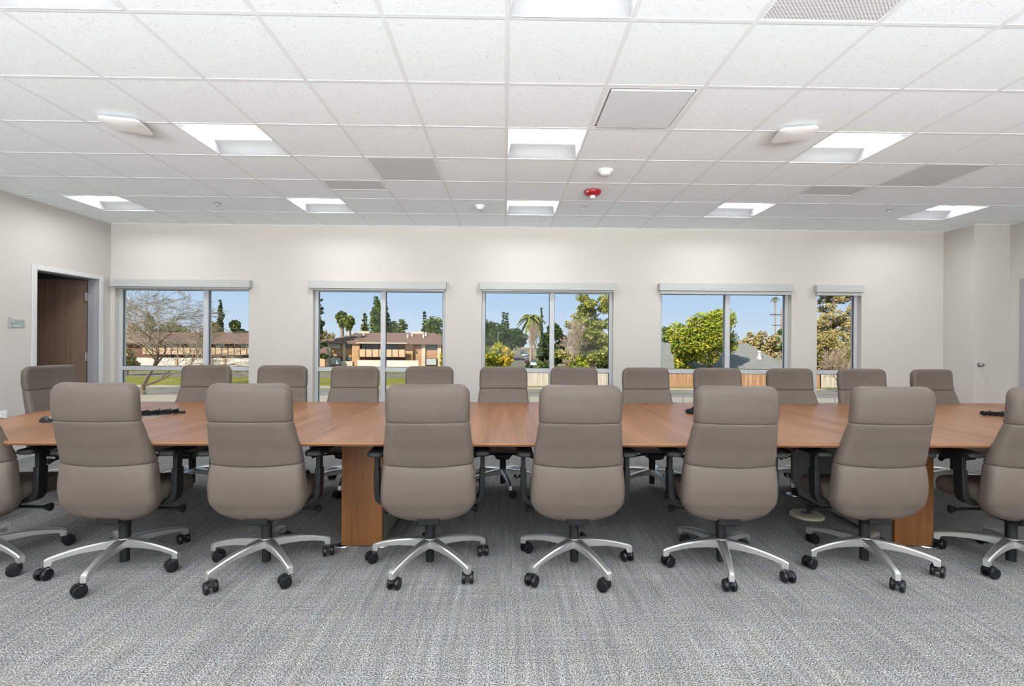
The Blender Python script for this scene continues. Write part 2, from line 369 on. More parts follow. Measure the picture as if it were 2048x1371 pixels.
# troffer prototype, local origin at the cell's low corner, z=0 at ceiling plane
def troffer():
    r_ = empty('ceiling_light', (0, 0, 0)); a, b = .014, S-.014
    pr = [(a, .001), (a+.05, .030), (a+.10, .056), (.150, .074)]; pr2 = [(.452, .074), (.51, .056), (b-.045, .030), (b, .001)]
    for P in (pr, pr2):
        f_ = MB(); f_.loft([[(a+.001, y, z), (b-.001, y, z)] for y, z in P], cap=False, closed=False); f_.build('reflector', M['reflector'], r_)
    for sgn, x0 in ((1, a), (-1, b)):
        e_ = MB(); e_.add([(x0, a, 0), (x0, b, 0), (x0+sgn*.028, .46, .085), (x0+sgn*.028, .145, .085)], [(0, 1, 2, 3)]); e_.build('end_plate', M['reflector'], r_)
    f2_ = MB(); f2_.box(.0125, a, .0125, S-.0125, -.001, .09); f2_.box(b, S-.0125, .0125, S-.0125, -.001, .09)
    f2_.box(a, b, .0125, a, -.001, .09); f2_.box(a, b, b, S-.0125, -.001, .09); f2_.box(a, b, a, b, .09, .1)
    f2_.build('housing', M['fixture'], r_)
    l_ = MB(); l_.loft([[(a+.022, y, z), (b-.022, y, z)] for y, z in ((.150, .074), (.20, .068), (.26, .064), (.301, .063), (.342, .064), (.40, .068), (.452, .074))], cap=False, closed=False)
    l_.build('lens', M['lens'], r_, angle=80)
    return r_
def children(o): return [c for c in bpy.data.objects if c.parent == o]
def dup(src, ch, gch):
    c = src.copy(); col.objects.link(c)
    for a in ch:
        d = a.copy(); col.objects.link(d); d.parent = c
        for b in gch.get(a.name, []):
            e_ = b.copy(); col.objects.link(e_); e_.parent = d
    return c
T0 = troffer(); tch = children(T0)
colname = {-8: 'nearest the open door wall', -4: 'second from the door wall', 0: 'at the centre', 4: 'second from the right wall', 8: 'nearest the right wall'}
rowname = {6: 'recessed ceiling light in the row nearest the windows', 3: 'recessed ceiling light in the middle row', 0: 'recessed ceiling light cut off at the top', -3: 'recessed ceiling light just behind the viewer', -6: 'recessed ceiling light far behind the viewer'}
first = True
for (c_, k_) in sorted(lights):
    o = T0 if first else dup(T0, tch, {}); first = False
    o.location = (GX+c_*S, GY+k_*S, CEIL)
    tag(o, rowname[k_]+', '+colname[c_], 'ceiling light', 'recessed ceiling lights')
# grilles
def panel(c_, k_, kind, lb, half=False):
    ly = S/2 if half else S
    r_ = tag(empty('air_grille' if kind != 'diff' else 'air_diffuser', (GX+c_*S, GY+k_*S, CEIL)), lb, 'air vent')
    a = .013; fm = MB(); wd = .02 if kind == 'diff' else .008
    for q in ((a, S-a, a, a+wd), (a, S-a, ly-a-wd, ly-a), (a, a+wd, a+wd, ly-a-wd), (S-a-wd, S-a, a+wd, ly-a-wd)): fm.box(*q, .002, .008)
    fm.build('vent_frame', M['fixture'], r_)
    if kind == 'diff': MB().box(a+.03, S-a-.03, a+.03, ly-a-.03, -.006, .004).build('face_plate', M['diffuser'], r_, .002); MB().box(a+wd, S-a-wd, a+wd, ly-a-wd, .02, .03).build('backing', M['diffuser'], r_)
    else: MB().box(a+wd, S-a-wd, a+wd, ly-a-wd, .003, .012).build('perforated_plate', M['perf' if kind == 'perf' else 'grey_perf'], r_)
panel(1, 2, 'diff', 'square flat white air diffuser plate beside the middle ceiling light')
panel(2, 0, 'perf', 'large perforated air return grille cut off by the top of the picture')
panel(-2, 4, 'grey', 'full-size grey ceiling grille left of the middle, beside a narrower one')
panel(6, 4, 'grey', 'full-size grey ceiling grille nearest the right wall')
panel(-3, 5, 'grey', 'half-width grey ceiling grille left of the middle of the ceiling', True)
panel(5, 5, 'grey', 'half-width grey ceiling grille toward the right wall', True)
# small ceiling devices
def access_point(x, y, rz, lb):
    r_ = tag(empty('wireless_access_point', (x, y, CEIL-.003), rz), lb, 'access point', 'wireless access points on the ceiling')
    def rr(hw, rad, z):
        pts = []
        for cx_, cy2, a0 in ((hw-rad, hw-rad, 0), (-hw+rad, hw-rad, 90), (-hw+rad, -hw+rad, 180), (hw-rad, -hw+rad, 270)):
            for i in range(7):
                a = R(a0+i*15); pts.append((cx_+rad*math.cos(a), cy2+rad*math.sin(a), z))
        return pts
    MB().loft([rr(.09, .03, 0), rr(.09, .03, -.016)]).build('mounting_bracket', M['jamb'], r_)
    MB().loft([rr(.125, .04, -.016), rr(.13, .045, -.022), rr(.128, .045, -.034), rr(.105, .04, -.042), rr(.04, .03, -.045)]).build('cover', M['sensor'], r_)
access_point(-2.75, 3.585, R(12), 'flat white wireless access point on the ceiling toward the open door')
access_point(2.133, 3.586, R(-12), 'flat white wireless access point on the ceiling toward the right wall')
def detector(x, y, lb, r=.07, nm='smoke_detector'):
    r_ = tag(empty(nm, (x, y, CEIL-.001)), lb, 'smoke detector')
    MB().lathe([(r, 0), (r, -.012), (r*.86, -.018)], n=28).build('detector_base', M['sensor'], r_)
    MB().lathe([(r*.82, -.018), (r*.62, -.038), (r*.34, -.045), (r*.1, -.046)], n=28).build('detector_head', M['sensor'], r_)
    MB().lathe([(r*.22, -.0465), (r*.2, -.052)], n=12).build('sensor_window', M['jamb'], r_)
detector(.911, 4.45, 'round white smoke detector on the ceiling in front of the red alarm')
detector(-.293, 5.64, 'small round white detector on the ceiling near the back wall', .055)
r_ = tag(empty('fire_alarm', (.905, 5.06, CEIL-.001)), 'round red ceiling fire alarm strobe with white lettering', 'fire alarm')
MB().lathe([(.088, 0), (.09, -.008), (.086, -.022), (.07, -.042), (.045, -.05), (.03, -.05)], n=32).build('alarm_body', M['red'], r_, angle=60)
MB().lathe([(.028, -.05), (.03, -.062), (.018, -.074), (.004, -.076)], n=16).build('strobe_lens', M['sensor'], r_, angle=70)
for s_x, rot_ in ((-.082, 0),):
    text('FIRE', .026, M['signtext'], 'lettering', r_, (-.076, -.052, -.030), (R(140), 0, R(-12)))
for x, y, lb in ((-3.3, 5.655, 'small fire sprinkler head hanging between the back-row lights near the open door'), (.908, 5.634, 'small fire sprinkler head hanging just beyond the red alarm'), (4.48, 5.64, 'small fire sprinkler head hanging before the outermost right light')):
    r_ = tag(empty('fire_sprinkler', (x, y, CEIL-.001)), lb, 'sprinkler')
    MB().lathe([(.036, 0), (.034, -.004), (.014, -.006)], n=20).build('escutcheon', M['steel'], r_)
    q = MB(); q.lathe([(.008, -.006), (.006, -.03)], n=8); q.tube([(-.008, 0, -.01), (-.012, 0, -.028), (0, 0, -.045)], .002, 5); q.tube([(.008, 0, -.01), (.012, 0, -.028), (0, 0, -.045)], .002, 5)
    q.build('sprinkler_frame', M['steel'], r_)
    MB().lathe([(.014, -.045), (.014, -.047)], n=14).build('deflector', M['steel'], r_)
# ---------------------------------------------------------------- table
tb = tag(empty('conference_table', (.89, 3.7, 0)), 'long walnut veneer conference table on two wooden pedestals', 'table')
TX, TY = .89, 3.7
front = [(-3.28, 2.745), (.9, 2.757), (5.06, 2.772)]
rend = [(5.22, 3.2), (5.35, 3.6), (5.42, 3.93), (5.38, 4.3), (5.17, 4.775)]
back = [(2.88, 4.72), (.9, 4.683), (-1.4, 4.625)]
lend = [(-3.38, 4.565), (-3.59, 4.2), (-3.66, 3.9), (-3.58, 3.55), (-3.45, 3.15)]
out = [(x-TX, y-TY) for x, y in front + rend + back + lend]
tt = MB(); n = len(out)
tt.add([(x, y, .75) for x, y in out], [tuple(range(n))]); tt.build('tabletop', M['top'], tb).location = (0, 0, 0)
te = MB(); cs_ = 1-.03/1.2
te.loft([[(x, y, .7495) for x, y in out], [(x*1.0, y*1.0, .738) for x, y in out], [(x*.997, y*.985, .725) for x, y in out]])
te.build('table_edge', M['edge'], tb)
for ys in (3.22, 4.22):
    q = MB(); q.box(-3.0-TX, 4.9-TX, ys-TY-.03, ys-TY+.03, .665, .7245); q.build('support_rail', M['rail'], tb)
for px0, px1 in ((-1.034, -.772), (2.545, 2.80)):
    e0 = MB(); e0.box(px0-TX, px1-TX, 3.14-TY, 3.165-TY, .012, .72); ep = e0.build('pedestal_panel', M['walnut'], tb, .002)
    e0 = MB(); e0.box(px0-TX, px1-TX, 4.275-TY, 4.30-TY, .012, .72); e0.build('pedestal_panel', M['walnut'], tb, .002)
    e0 = MB(); e0.box(px0-TX+.003, px1-TX-.003, 3.1655-TY, 4.2745-TY, .02, .66); pb = e0.build('pedestal_box', M['greylam'], tb, .001)
    for xx in (px0-.01, px1-.03):
        for yy in (3.19, 4.25):
            MB().lathe([(.06, 0), (.058, .007), (.03, .011), (.012, .0115), (.012, .019)], (xx+.01-TX, yy-TY, 0), 24).build('levelling_foot', M['chrome'], pb)
q = MB().box(2.80-TX-.262, 2.80-TX-.2555, 3.2-TY, 3.25-TY, .10, .16)
# power hatches
for cx_, cy2 in ((-2.69, 3.70), (4.15, 3.84)):
    q = MB(); q.box(cx_-TX-.13, cx_-TX+.13, cy2-TY-.09, cy2-TY+.09, .7502, .7525); q.build('power_hatch', M['steel'], tb, .001)
random.seed(5)
def cable_pile(cx_, cy2, ang, lb, L_=.30, z=.7535):
    r_ = empty('cable_bundle', (cx_, cy2, z), ang); tag(r_, lb, 'cable')
    q = MB()
    for j in range(9):
        pts = []; ph = random.random()*6; y0_ = random.uniform(-.022, .022); zz = .006+.010*(j % 3)
        for i in range(26):
            s = i/25; pts.append((-L_/2+L_*s, y0_+.010*math.sin(ph+s*14), zz+.004*math.sin(ph+s*23)))
        q.tube(pts, .0048, 6)
    q.build('cable', M['black'], r_)
    q = MB()
    for s in (-.3, 0, .28): q.lathe([(.02, -.004), (.024, 0), (.02, .004)], (s*L_, 0, .020), 10, 'x')
    q.build('cable_tie', M['wheel'], r_)
    for y_ in (-.015, .016):
        MB().box(L_/2-.005, L_/2+.045, y_-.009, y_+.009, .001, .014).build('plug', M['black'], r_, .003)
cable_pile(-2.62, 3.76, R(32), 'black tied cable bundle lying on the table near the open door', .24)
cable_pile(4.00, 3.86, R(-30), 'black tied cable bundle on a steel hatch at the far right of the tabletop', .26)
# coil
r_ = tag(empty('cable_coil', (1.62, 3.96, .7505)), 'loosely coiled black cable lying on the tabletop before the fourth window', 'cable')
q = MB()
for j in range(6):
    a0 = random.random()*6; rad = .105+.012*math.sin(j*2.1)
    q.tube([(rad*math.cos(a0+a*2*math.pi/24)*1.12, rad*math.sin(a0+a*2*math.pi/24)+.004*j, .0055+.007*(j//2)+.003*math.sin(a*.5+j)) for a in range(25)], .0048, 6)
q.build('cable', M['black'], r_)
MB().lathe([(.018, -.01), (.021, 0), (.018, .01)], (-.03, .112, .022), 10, 'x').build('cable_tie', M['wheel'], r_)
# hanging lead under the table
q = MB(); q.tube([(2.40, 4.0, .70), (2.36, 3.98, .63), (2.27, 3.95, .57), (2.15, 3.9, .545), (2.05, 3.88, .55), (1.99, 3.87, .60), (1.97, 3.87, .70)], .004, 6)
tag(q.build('power_lead', M['black']), 'thin black lead sagging beneath the table beside the right pedestal', 'cable')
# mouse
r_ = tag(empty('computer_mouse', (-3.14, 3.41, .7505), R(-20)), 'black computer mouse on the left end of the table', 'mouse')
q = MB(); rings = []
for t_ in range(13):
    u = t_/12; x = -.062+.124*u; hw = .034*math.sin(math.pi*min(max(u*.94+.03, 0), 1))**.45; hh = .04*math.sin(math.pi*(u*.93+.035))**.6*(1.12-.5*u)
    rings.append([(x, hw*math.cos(R(a)), .001+max(hh, .002)*max(0, math.sin(R(a)))) for a in range(0, 181, 15)])
q.loft(rings); q.build('mouse_body', M['wheel'], r_, angle=60)
MB().lathe([(.009, -.003), (.009, .003)], (.03, 0, .026), 14, 'y').build('scroll_wheel', M['jamb'], r_)
# floor box
fx, fy = 2.33, 3.72
r_ = tag(empty('floor_box', (fx, fy, 0)), 'round beige floor outlet box with a dark blue opening, beside the right pedestal', 'floor outlet')
MB().lathe([(.118, 0), (.118, .012), (.105, .022), (.09, .024)], n=32).build('box_cover', M['beige'], r_, angle=60)
MB().box(-.035, .04, -.022, .03, .0245, .0275).build('socket', mat('dark blue socket', (.02, .022, .08), .4), r_, .002)
MB().box(.06, .075, -.012, .012, .0245, .027).build('latch', M['chrome'], r_)
# ---------------------------------------------------------------- office chair
def ringpad(z, yr, t_, hw, curv=.03, rad=None, sag=0):
    """rounded-rectangle section at height z; rear face at -yr, thickness t_, half width hw"""
    yf = -yr+t_; yb_ = -yr; rad = min(rad or .034, t_/2*.98, hw*.9); P = []
    for cx2, cy3, a0 in ((hw-rad, yf-rad, 0), (-hw+rad, yf-rad, 90), (-hw+rad, yb_+rad, 180), (hw-rad, yb_+rad, 270)):
        arc = [(cx2+rad*math.cos(R(a0+i*18)), cy3+rad*math.sin(R(a0+i*18))) for i in range(6)]
        P += arc
        if a0 in (0, 180):      # long side subdivisions
            s0 = arc[-1]; s1 = (-s0[0], s0[1])
            P += [(s0[0]+(s1[0]-s0[0])*j/10, s0[1]) for j in range(1, 10)]
    return [(x, y+curv*(x/max(hw, .05))**2, z - sag*(1-(x/hw)**2)) for x, y in P]
def interp(tab, z):
    for (z0, *a), (z1, *b) in zip(tab, tab[1:]):
        if (z0 >= z >= z1): 
            u = (z0-z)/(z0-z1) if z0 != z1 else 0
            u = u*u*(3-2*u)*.5+u*.5
            return [p+(q_-p)*u for p, q_ in zip(a, b)]
    return list(tab[-1][1:]) if z < tab[-1][0] else list(tab[0][1:])
#        z     rear  thick  halfwidth
PROF = [(1.085, .268, .066, .228), (1.03, .276, .072, .228), (.95, .275, .074, .230), (.878, .262, .074, .228), (.80, .238, .077, .237), (.70, .203, .084, .250), (.633, .184, .088, .254),
        (.58, .190, .094, .260), (.50, .192, .100, .266), (.42, .178, .10, .267), (.36, .155, .09, .262), (.28, .115, .075, .250)]
SEAM = .0065
def make_panel(ztop, zbot, step, name, parent, top='seam', bot='seam', sagt=0, sagb=0):
    zs = [ztop]; rings = []
    pinch = [0, .001, .0025, .005, .009]
    zz = [ztop-p for p in pinch] + [ztop-.009-(ztop-zbot-.018)*i/step for i in range(1, step)] + [zbot+p for p in reversed(pinch)]
    if top == 'round': zz = [ztop-p for p in (0, .003, .008, .016, .028, .044, .062, .08)] + [z for z in zz if z < ztop-.09]
    if bot == 'round': zz = [z for z in zz if z > zbot+.165] + [zbot+p for p in (.155, .135, .12, .105, .09, .075, .06, .046, .033, .022, .013, .006, .002, 0)]
    for z in zz:
        yr, t_, hw = interp(PROF, z); sg = 0
        dt, db = ztop-z, z-zbot
        if top == 'seam' and dt < .009: k_ = (1-dt/.009)**2; yr -= SEAM*k_; t_ -= 2*SEAM*k_; hw -= .004*k_
        if bot == 'seam' and db < .009: k_ = (1-db/.009)**2; yr -= SEAM*k_; t_ -= 2*SEAM*k_; hw -= .004*k_
        if top == 'round':
            Rr = .06
            if dt < Rr: hw = hw-Rr+math.sqrt(max(0, Rr*Rr-(Rr-dt)**2))
            if dt < .032: s = math.sqrt(max(0.0, 1-((.032-dt)/.032)**2)); s = max(s, .12); yr -= t_*(1-s)/2; t_ *= s
        if bot == 'round':
            if db < .16: hw = hw*max(.0, 1-((.16-db)/.16)**2.5)**(1/2.5); hw = max(hw, .07)
            if db < .05: s = max(math.sqrt(max(0, 1-((.05-db)/.05)**2)), .12); yr -= t_*(1-s)*.5; t_ *= s
        sg += sagt*max(0, 1-dt/.10)+sagb*max(0, 1-db/.10)
        if bot == 'round' and False: pass
        rings.append(ringpad(z, yr, t_, hw, .03 if not (top == 'round' and dt < .03) else .03, sag=sg))
    rings.reverse()
    return MB().loft(rings).build(name, M['leather'], parent, angle=70)
def make_chair():
    ch = empty('office_chair', (0, 0, 0))
    make_panel(1.085, .878, 7, 'headrest', ch, top='round')
    make_panel(.878, .633, 9, 'backrest', ch, sagb=.012)
    make_panel(.633, .288, 9, 'lumbar_panel', ch, bot='round', sagt=.012)
    # piping along the rear outline of the back
    # seat
    def plan(z, ins, rad=.085):
        x1, y0_, y1_ = .255-ins, -.115+ins*.6, .285-ins; P = []; rad = max(rad-ins, .03)
        for cx2, cy3, a0 in ((x1-rad, y1_-rad, 0), (-x1+rad, y1_-rad, 90), (-x1+.04, y0_+.04, 180), (x1-.04, y0_+.04, 270)):
            r2 = rad if a0 < 180 else .04
            P += [(cx2+r2*math.cos(R(a0+i*15)), cy3+r2*math.sin(R(a0+i*15))) for i in range(7)]
        return [(x, y, z - .02*max(0, (y-.12)/.165)**2) for x, y in P]
    MB().loft([plan(.372, .06), plan(.378, .03), plan(.395, .008), plan(.42, 0), plan(.452, 0), plan(.472, .008), plan(.484, .024), plan(.489, .06), plan(.490, .12)]).build('seat', M['leather'], ch, angle=70)
    # armrests
    for s in (-1, 1):
        a = MB()
        path = [(.10*s, -.005, .372), (.20*s, -.005, .378), (.262*s, -.005, .384), (.283*s, -.005, .392), (.296*s, -.005, .408), (.302*s, -.005, .435), (.305*s, -.005, .575)]
        rings = []
        for i, p in enumerate(path):
            d = (Vector(path[min(i+1, 6)])-Vector(path[max(i-1, 0)])).normalized(); nn = Vector((d.z, 0, -d.x))
            rings.append([Vector(p)+nn*u*.0165+Vector((0, 1, 0))*v_*.033 for u, v_ in ((-1, -1), (1, -1), (1, 1), (-1, 1))])
        a.loft(rings); 
        ab = a.build('armrest', M['black'], ch, .005)
        b = MB(); b.box(.305*s-.0125, .305*s+.0125, -.03, .02, .56, .664); b.build('arm_post', M['black'], ab, .003)
        p_ = MB(); P0 = []
        for z, ins in ((.663, .008), (.668, 0), (.682, 0), (.690, .006), (.693, .018)):
            r0 = []
            for cx2, cy3, a0 in ((.02, .115, 0), (-.02, .115, 90), (-.02, -.085, 180), (.02, -.085, 270)):
                rd = .028-ins
                r0 += [(.300*s+cx2+rd*math.cos(R(a0+i*18)), cy3+rd*math.sin(R(a0+i*18)), z) for i in range(6)]
            P0.append(r0)
        p_.loft(P0).build('arm_pad', M['black'], ab, angle=50)
    # mechanism
    q = MB(); q.box(-.062, .062, -.132, .14, .283, .345); q.box(-.13, .13, -.10, .18, .340, .372)
    q.loft([[(-.10, -.12, .345), (.10, -.12, .345), (.10, .16, .345), (-.10, .16, .345)], [(-.05, -.09, .265), (.05, -.09, .265), (.05, .09, .265), (-.05, .09, .265)]][::-1])
    mc = q.build('seat_mechanism', M['black'], ch, .006)
    for s in (-1, 1):
        q = MB(); q.tube([(.06*s, .06, .315), (.15*s, .085, .308), (.245*s, .10, .300)], .0095, 8)
        q.tube([(.235*s, .10, .300), (.255*s, .10, .300), (.274*s, .10, .300), (.280*s, .10, .300)], [.011, .019, .026, .016], 10)
        q.build('lever', M['black'], mc)
    MB().tube([(0, 0, .155), (0, 0, .275)], .029, 20).build('gas_column', M['black'], ch)
    q = MB(); q.tube([(0, 0, .03), (0, 0, .125)], .0245, 20).build('lower_cylinder', M['black'], ch)
    # star base
    sb = MB(); sb.lathe([(.030, .120), (.040, .121), (.043, .135), (.042, .158), (.036, .166), (.030, .167)], n=30)
    for k_ in range(5):
        a = R(72*k_); ca, sa = math.cos(a), math.sin(a)
        prof = [(.02, .164, .116, .029), (.06, .164, .118, .027), (.12, .159, .119, .0245), (.19, .150, .116, .0215), (.25, .138, .107, .019), (.295, .126, .097, .0175), (.316, .120, .091, .0165), (.322, .118, .068, .016), (.344, .110, .066, .0155), (.352, .104, .067, .014)]
        rings = []
        for r_, zt, zb, hw in prof:
            rings.append([(r_*ca - o_*sa, r_*sa + o_*ca, z) for o_, z in ((-hw*.86, zb), (hw*.86, zb), (hw, zt-.006), (hw*.72, zt), (-hw*.72, zt), (-hw, zt-.006))])
        sb.loft(rings)
    base = sb.build('star_base', M['alu'], ch, angle=30)
    cs = []
    for k_ in range(5):
        q = MB(); q.tube([(0, 0, .075), (0, 0, .060)], .009, 10)
        # hood over the wheels
        q.loft([[( -.024+.036*math.cos(R(t_))*1.0, y, .0325+.036*math.sin(R(t_))) for t_ in (20, 50, 80, 110, 140, 160)] + [(-.024+.028*math.cos(R(t_)), y, .0325+.028*math.sin(R(t_))) for t_ in (160, 140, 110, 80, 50, 20)] for y in (-.0095, .0095)])
        q.tube([(-.024, -.03, .0325), (-.024, .03, .0325)], .006, 8)
        c_ = q.build('caster', M['black'], ch, angle=30)
        for s in (-1, 1):
            wq = MB(); wq.lathe([(.024, s*.011), (.031, s*.0125), (.0322, s*.016), (.0322, s*.026), (.029, s*.031), (.018, s*.032), (.008, s*.0315)], (-.024, 0, .0325), 22, 'y')
            wq.build('wheel', M['wheel'], c_, angle=35)
        cs.append(c_)
    return ch
CH = make_chair()
chk = children(CH); gk_ = {c.name: children(c) for c in chk}
random.seed(11)
def place(o, kk, x, y, rz, base, lb, grp):
    o.location = (x, y, 0); o.rotation_euler.z = rz; tag(o, lb, 'chair', grp)
    i = 0
    for c in kk:
        nm = c.name.split('.')[0]
        if nm == 'star_base': c.rotation_euler.z = R(base)-rz
        if nm == 'caster':
            a = R(base+72*i)-rz; c.location = (.337*math.cos(a), .337*math.sin(a), 0); c.rotation_euler.z = random.uniform(-3.1, 3.1); i += 1
G1, G2 = 'office chairs along the near side of the table', 'office chairs along the window side of the table'
near = [(-3.016, 2.90, 2, 51, 'taupe leather office chair seen from behind, cut off by the left edge of the picture'),
 (-2.205, 2.885, 0, 63, 'taupe leather office chair seen from behind, nearest the black mouse on the table'),
 (-1.385, 2.885, 1, 27, 'taupe leather office chair seen from behind, just left of the uncovered walnut pedestal'),
 (-.43, 2.885, 4, 27, 'taupe leather office chair seen from behind, its side overlapping the left walnut pedestal'),
 (.42, 2.885, 0, 6, 'taupe leather office chair seen from behind, standing before the middle window'),
 (1.292, 2.885, -3, 39, 'taupe leather office chair seen from behind, next to the coiled black cable'),
 (2.165, 2.90, -1, 42, 'taupe leather office chair seen from behind, standing before the right walnut pedestal'),
 (3.045, 2.885, -2, 63, 'taupe leather office chair seen from behind, cut off by the right edge of the picture')]
far = [(417, 'far-side taupe chair before the mullion of the window nearest the open door', 1), (566, 'far-side taupe chair before the wall strip between the first two windows', 4),
 (712, 'far-side taupe chair before the left half of the apartment-house window', -1), (859, 'far-side taupe chair before the right edge of the apartment-house window', 3),
 (1007, 'far-side taupe chair before the left pane of the middle window', 0), (1148, 'far-side taupe chair before the right pane of the middle window', -2),
 (1290, 'far-side taupe chair before the wall strip between middle and yellow-tree windows', 1), (1435, 'far-side taupe chair right behind the tabletop cable coil, before the yellow-green tree', -4),
 (1577, 'far-side taupe chair between the yellow-tree window and the narrow window', 2), (1724, 'far-side taupe chair before the narrow window', -3), (1860, 'far-side taupe chair before bare wall, last toward the right wall', 9)]
jobs = [(x, y, R(a), b, l, G1) for x, y, a, b, l in near]
for j, (px, l, a) in enumerate(far):
    x, z = at(px, 760, 4.71); a = R(180+a)
    y = 4.47 + (.02 if j % 2 else 0) + .02*j/10
    # the head sits .24 behind the column
    x -= .24*math.sin(a)*1.0
    jobs.append((x, y, a, random.choice((10, 25, 40, 62)) if px != 1007 else -79, l, G2))
GE = 'office chairs at the door end of the table'
jobs.append((-3.86, 4.42, R(-97), 20, 'taupe leather office chair at the table end before the open wooden door', GE))
jobs.append((-4.02, 3.60, R(-88), 55, 'office chair at the table end of which only the seat under the tabletop shows', GE))
proto = CH; src = [(c, gk_[c.name]) for c in chk]
for idx, (x, y, a, b, l, gp) in enumerate(jobs):
    if idx == 0: o, kk = CH, chk
    else:
        o = CH.copy(); col.objects.link(o); kk = []
        for c, gs in src:
            d = c.copy(); col.objects.link(d); d.parent = o; kk.append(d)
            for g_ in gs:
                h_ = g_.copy(); col.objects.link(h_); h_.parent = d
    place(o, kk, x, y, a, b, l, gp)
#EXTERIOR
GZ = -3.59
Mx = {}
def leafmat(name, c1, c2, c3):
    m = mat(name, c2, .8, spec=.08); c1, c2, c3 = [tuple(min(.75, q*1.25) for q in c) for c in (c1, c2, c3)]
    setc(m, ramp(m, noise(m, (1, 1, 1), 2, .6, sc_=1.1), [(.35, c1), (.5, c2), (.66, c3)]))
    b = m.node_tree.nodes['Principled BSDF']
    return m
Mx['dark'] = leafmat('dark evergreen leaves', (.035, .06, .022), (.06, .10, .035), (.11, .15, .05))
Mx['mid'] = leafmat('mid green leaves', (.07, .11, .03), (.13, .18, .05), (.22, .26, .08))
Mx['lime'] = leafmat('yellow green leaves', (.11, .17, .02), (.27, .31, .035), (.50, .42, .05))
Mx['yellow'] = leafmat('golden leaves', (.30, .26, .04), (.55, .42, .05), (.66, .46, .06))
Mx['pine'] = leafmat('olive pine needles', (.13, .16, .04), (.27, .29, .07), (.46, .40, .12))
Mx['tan'] = leafmat('tan autumn leaves', (.20, .17, .07), (.38, .31, .13), (.56, .43, .22))
Mx['tanpine'] = leafmat('olive tan foliage', (.17, .16, .05), (.31, .27, .09), (.48, .36, .15))
Mx['palm'] = leafmat('palm fronds', (.09, .12, .03), (.18, .22, .06), (.30, .30, .08))
Mx['twig'] = mat('bare twigs', (.46, .38, .27), .9)
Mx['pinktwig'] = mat('dry twigs', (.42, .31, .23), .9)
Mx['bark'] = mat('bark', (.20, .15, .10), .9)
Mx['palmbark'] = mat('palm trunk', (.42, .33, .24), .9)
def gm(name, c1, c2, s, rough=.9):
    m = mat(name, c1, rough, spec=0); setc(m, ramp(m, noise(m, (1, 1, 1), 4, .6, sc_=s), [(.35, c1), (.65, c2)])); return m
Mx['grass'] = gm('lawn', (.24, .25, .05), (.36, .34, .09), .6)
Mx['asphalt'] = gm('asphalt', (.30, .28, .24), (.35, .33, .285), .4)
Mx['asph2'] = gm('dark asphalt', (.26, .24, .205), (.30, .28, .24), .4)
Mx['conc'] = gm('pale concrete', (.52, .47, .37), (.58, .53, .43), .5)
Mx['field'] = gm('dry ground', (.30, .27, .16), (.38, .34, .20), .2)
Mx['stucco'] = gm('tan stucco', (.52, .30, .17), (.57, .34, .20), .6)
Mx['stucco2'] = gm('orange stucco', (.62, .38, .20), (.66, .42, .23), .6)
Mx['cream'] = mat('cream plaster', (.72, .64, .48), .8)
Mx['white'] = gm('white stucco', (.80, .72, .66), (.84, .77, .70), .5)
Mx['balc'] = mat('peach balcony panel', (.75, .53, .32), .8)
Mx['brown'] = mat('brown timber', (.13, .07, .045), .8)
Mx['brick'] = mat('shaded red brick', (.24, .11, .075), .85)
Mx['roofb'] = gm('brown shingle roof', (.25, .165, .13), (.30, .205, .165), 1.2)
Mx['roofg'] = gm('grey shingle roof', (.30, .30, .285), (.36, .36, .345), 1.5)
Mx['gl'] = mat('window glass outside', (.10, .14, .15), .2)
Mx['curt'] = mat('pale curtain', (.55, .60, .60), .8)
c = Mx['fence'] = mat('weathered wooden fence', (.45, .26, .14), .85)
setc(c, ramp(c, noise(c, (7, 1, .4), 2, .6, sc_=1), [(.3, (.33, .16, .08)), (.5, (.50, .28, .15)), (.7, (.62, .42, .26))]))
c = Mx['fencep'] = mat('pale wooden fence', (.6, .52, .42), .85)
setc(c, ramp(c, noise(c, (7, 1, .3), 2, .6, sc_=1), [(.3, (.36, .26, .18)), (.45, (.62, .54, .44)), (.7, (.72, .66, .57))]))
def plane(x0, x1, y0, y1, z, name, m, kind='structure'):
    o = MB().box(x0, x1, y0, y1, z-.3, z).build(name, m); o['kind'] = kind; return o
plane(-400, 400, 9, 600, GZ-.02, 'ground', Mx['field'])
plane(-120, 120, 12, 45.0, GZ, 'pavement', Mx['conc'])
plane(-120, 120, 45.0, 52.6, GZ+.01, 'road', Mx['asphalt'])
plane(-120, 120, 52.6, 54.6, GZ+.05, 'sidewalk', Mx['conc'])
plane(-120, 1.0, 54.6, 67, GZ+.06, 'lawn', Mx['grass'])
plane(1.0, 120, 54.0, 55.2, GZ+.06, 'lawn', Mx['grass'])
plane(-120, -.5, 67, 77.5, GZ+.02, 'road', Mx['asph2'])
plane(-120, -2, 77.5, 84.5, GZ+.05, 'lawn', Mx['grass'])
q = MB(); q.loft([[(.4, 57, GZ-.2), (5.6, 57, GZ-.2), (5.6, 57, GZ+.04), (.4, 57, GZ+.04)], [(.8, 98, GZ-.2), (6.0, 98, GZ-.2), (6.0, 98, GZ+.04), (.8, 98, GZ+.04)], [(9, 340, GZ-.2), (15, 340, GZ-.2), (15, 340, GZ+.04), (9, 340, GZ+.04)]])
q.build('road', Mx['asph2'])['kind'] = 'structure'
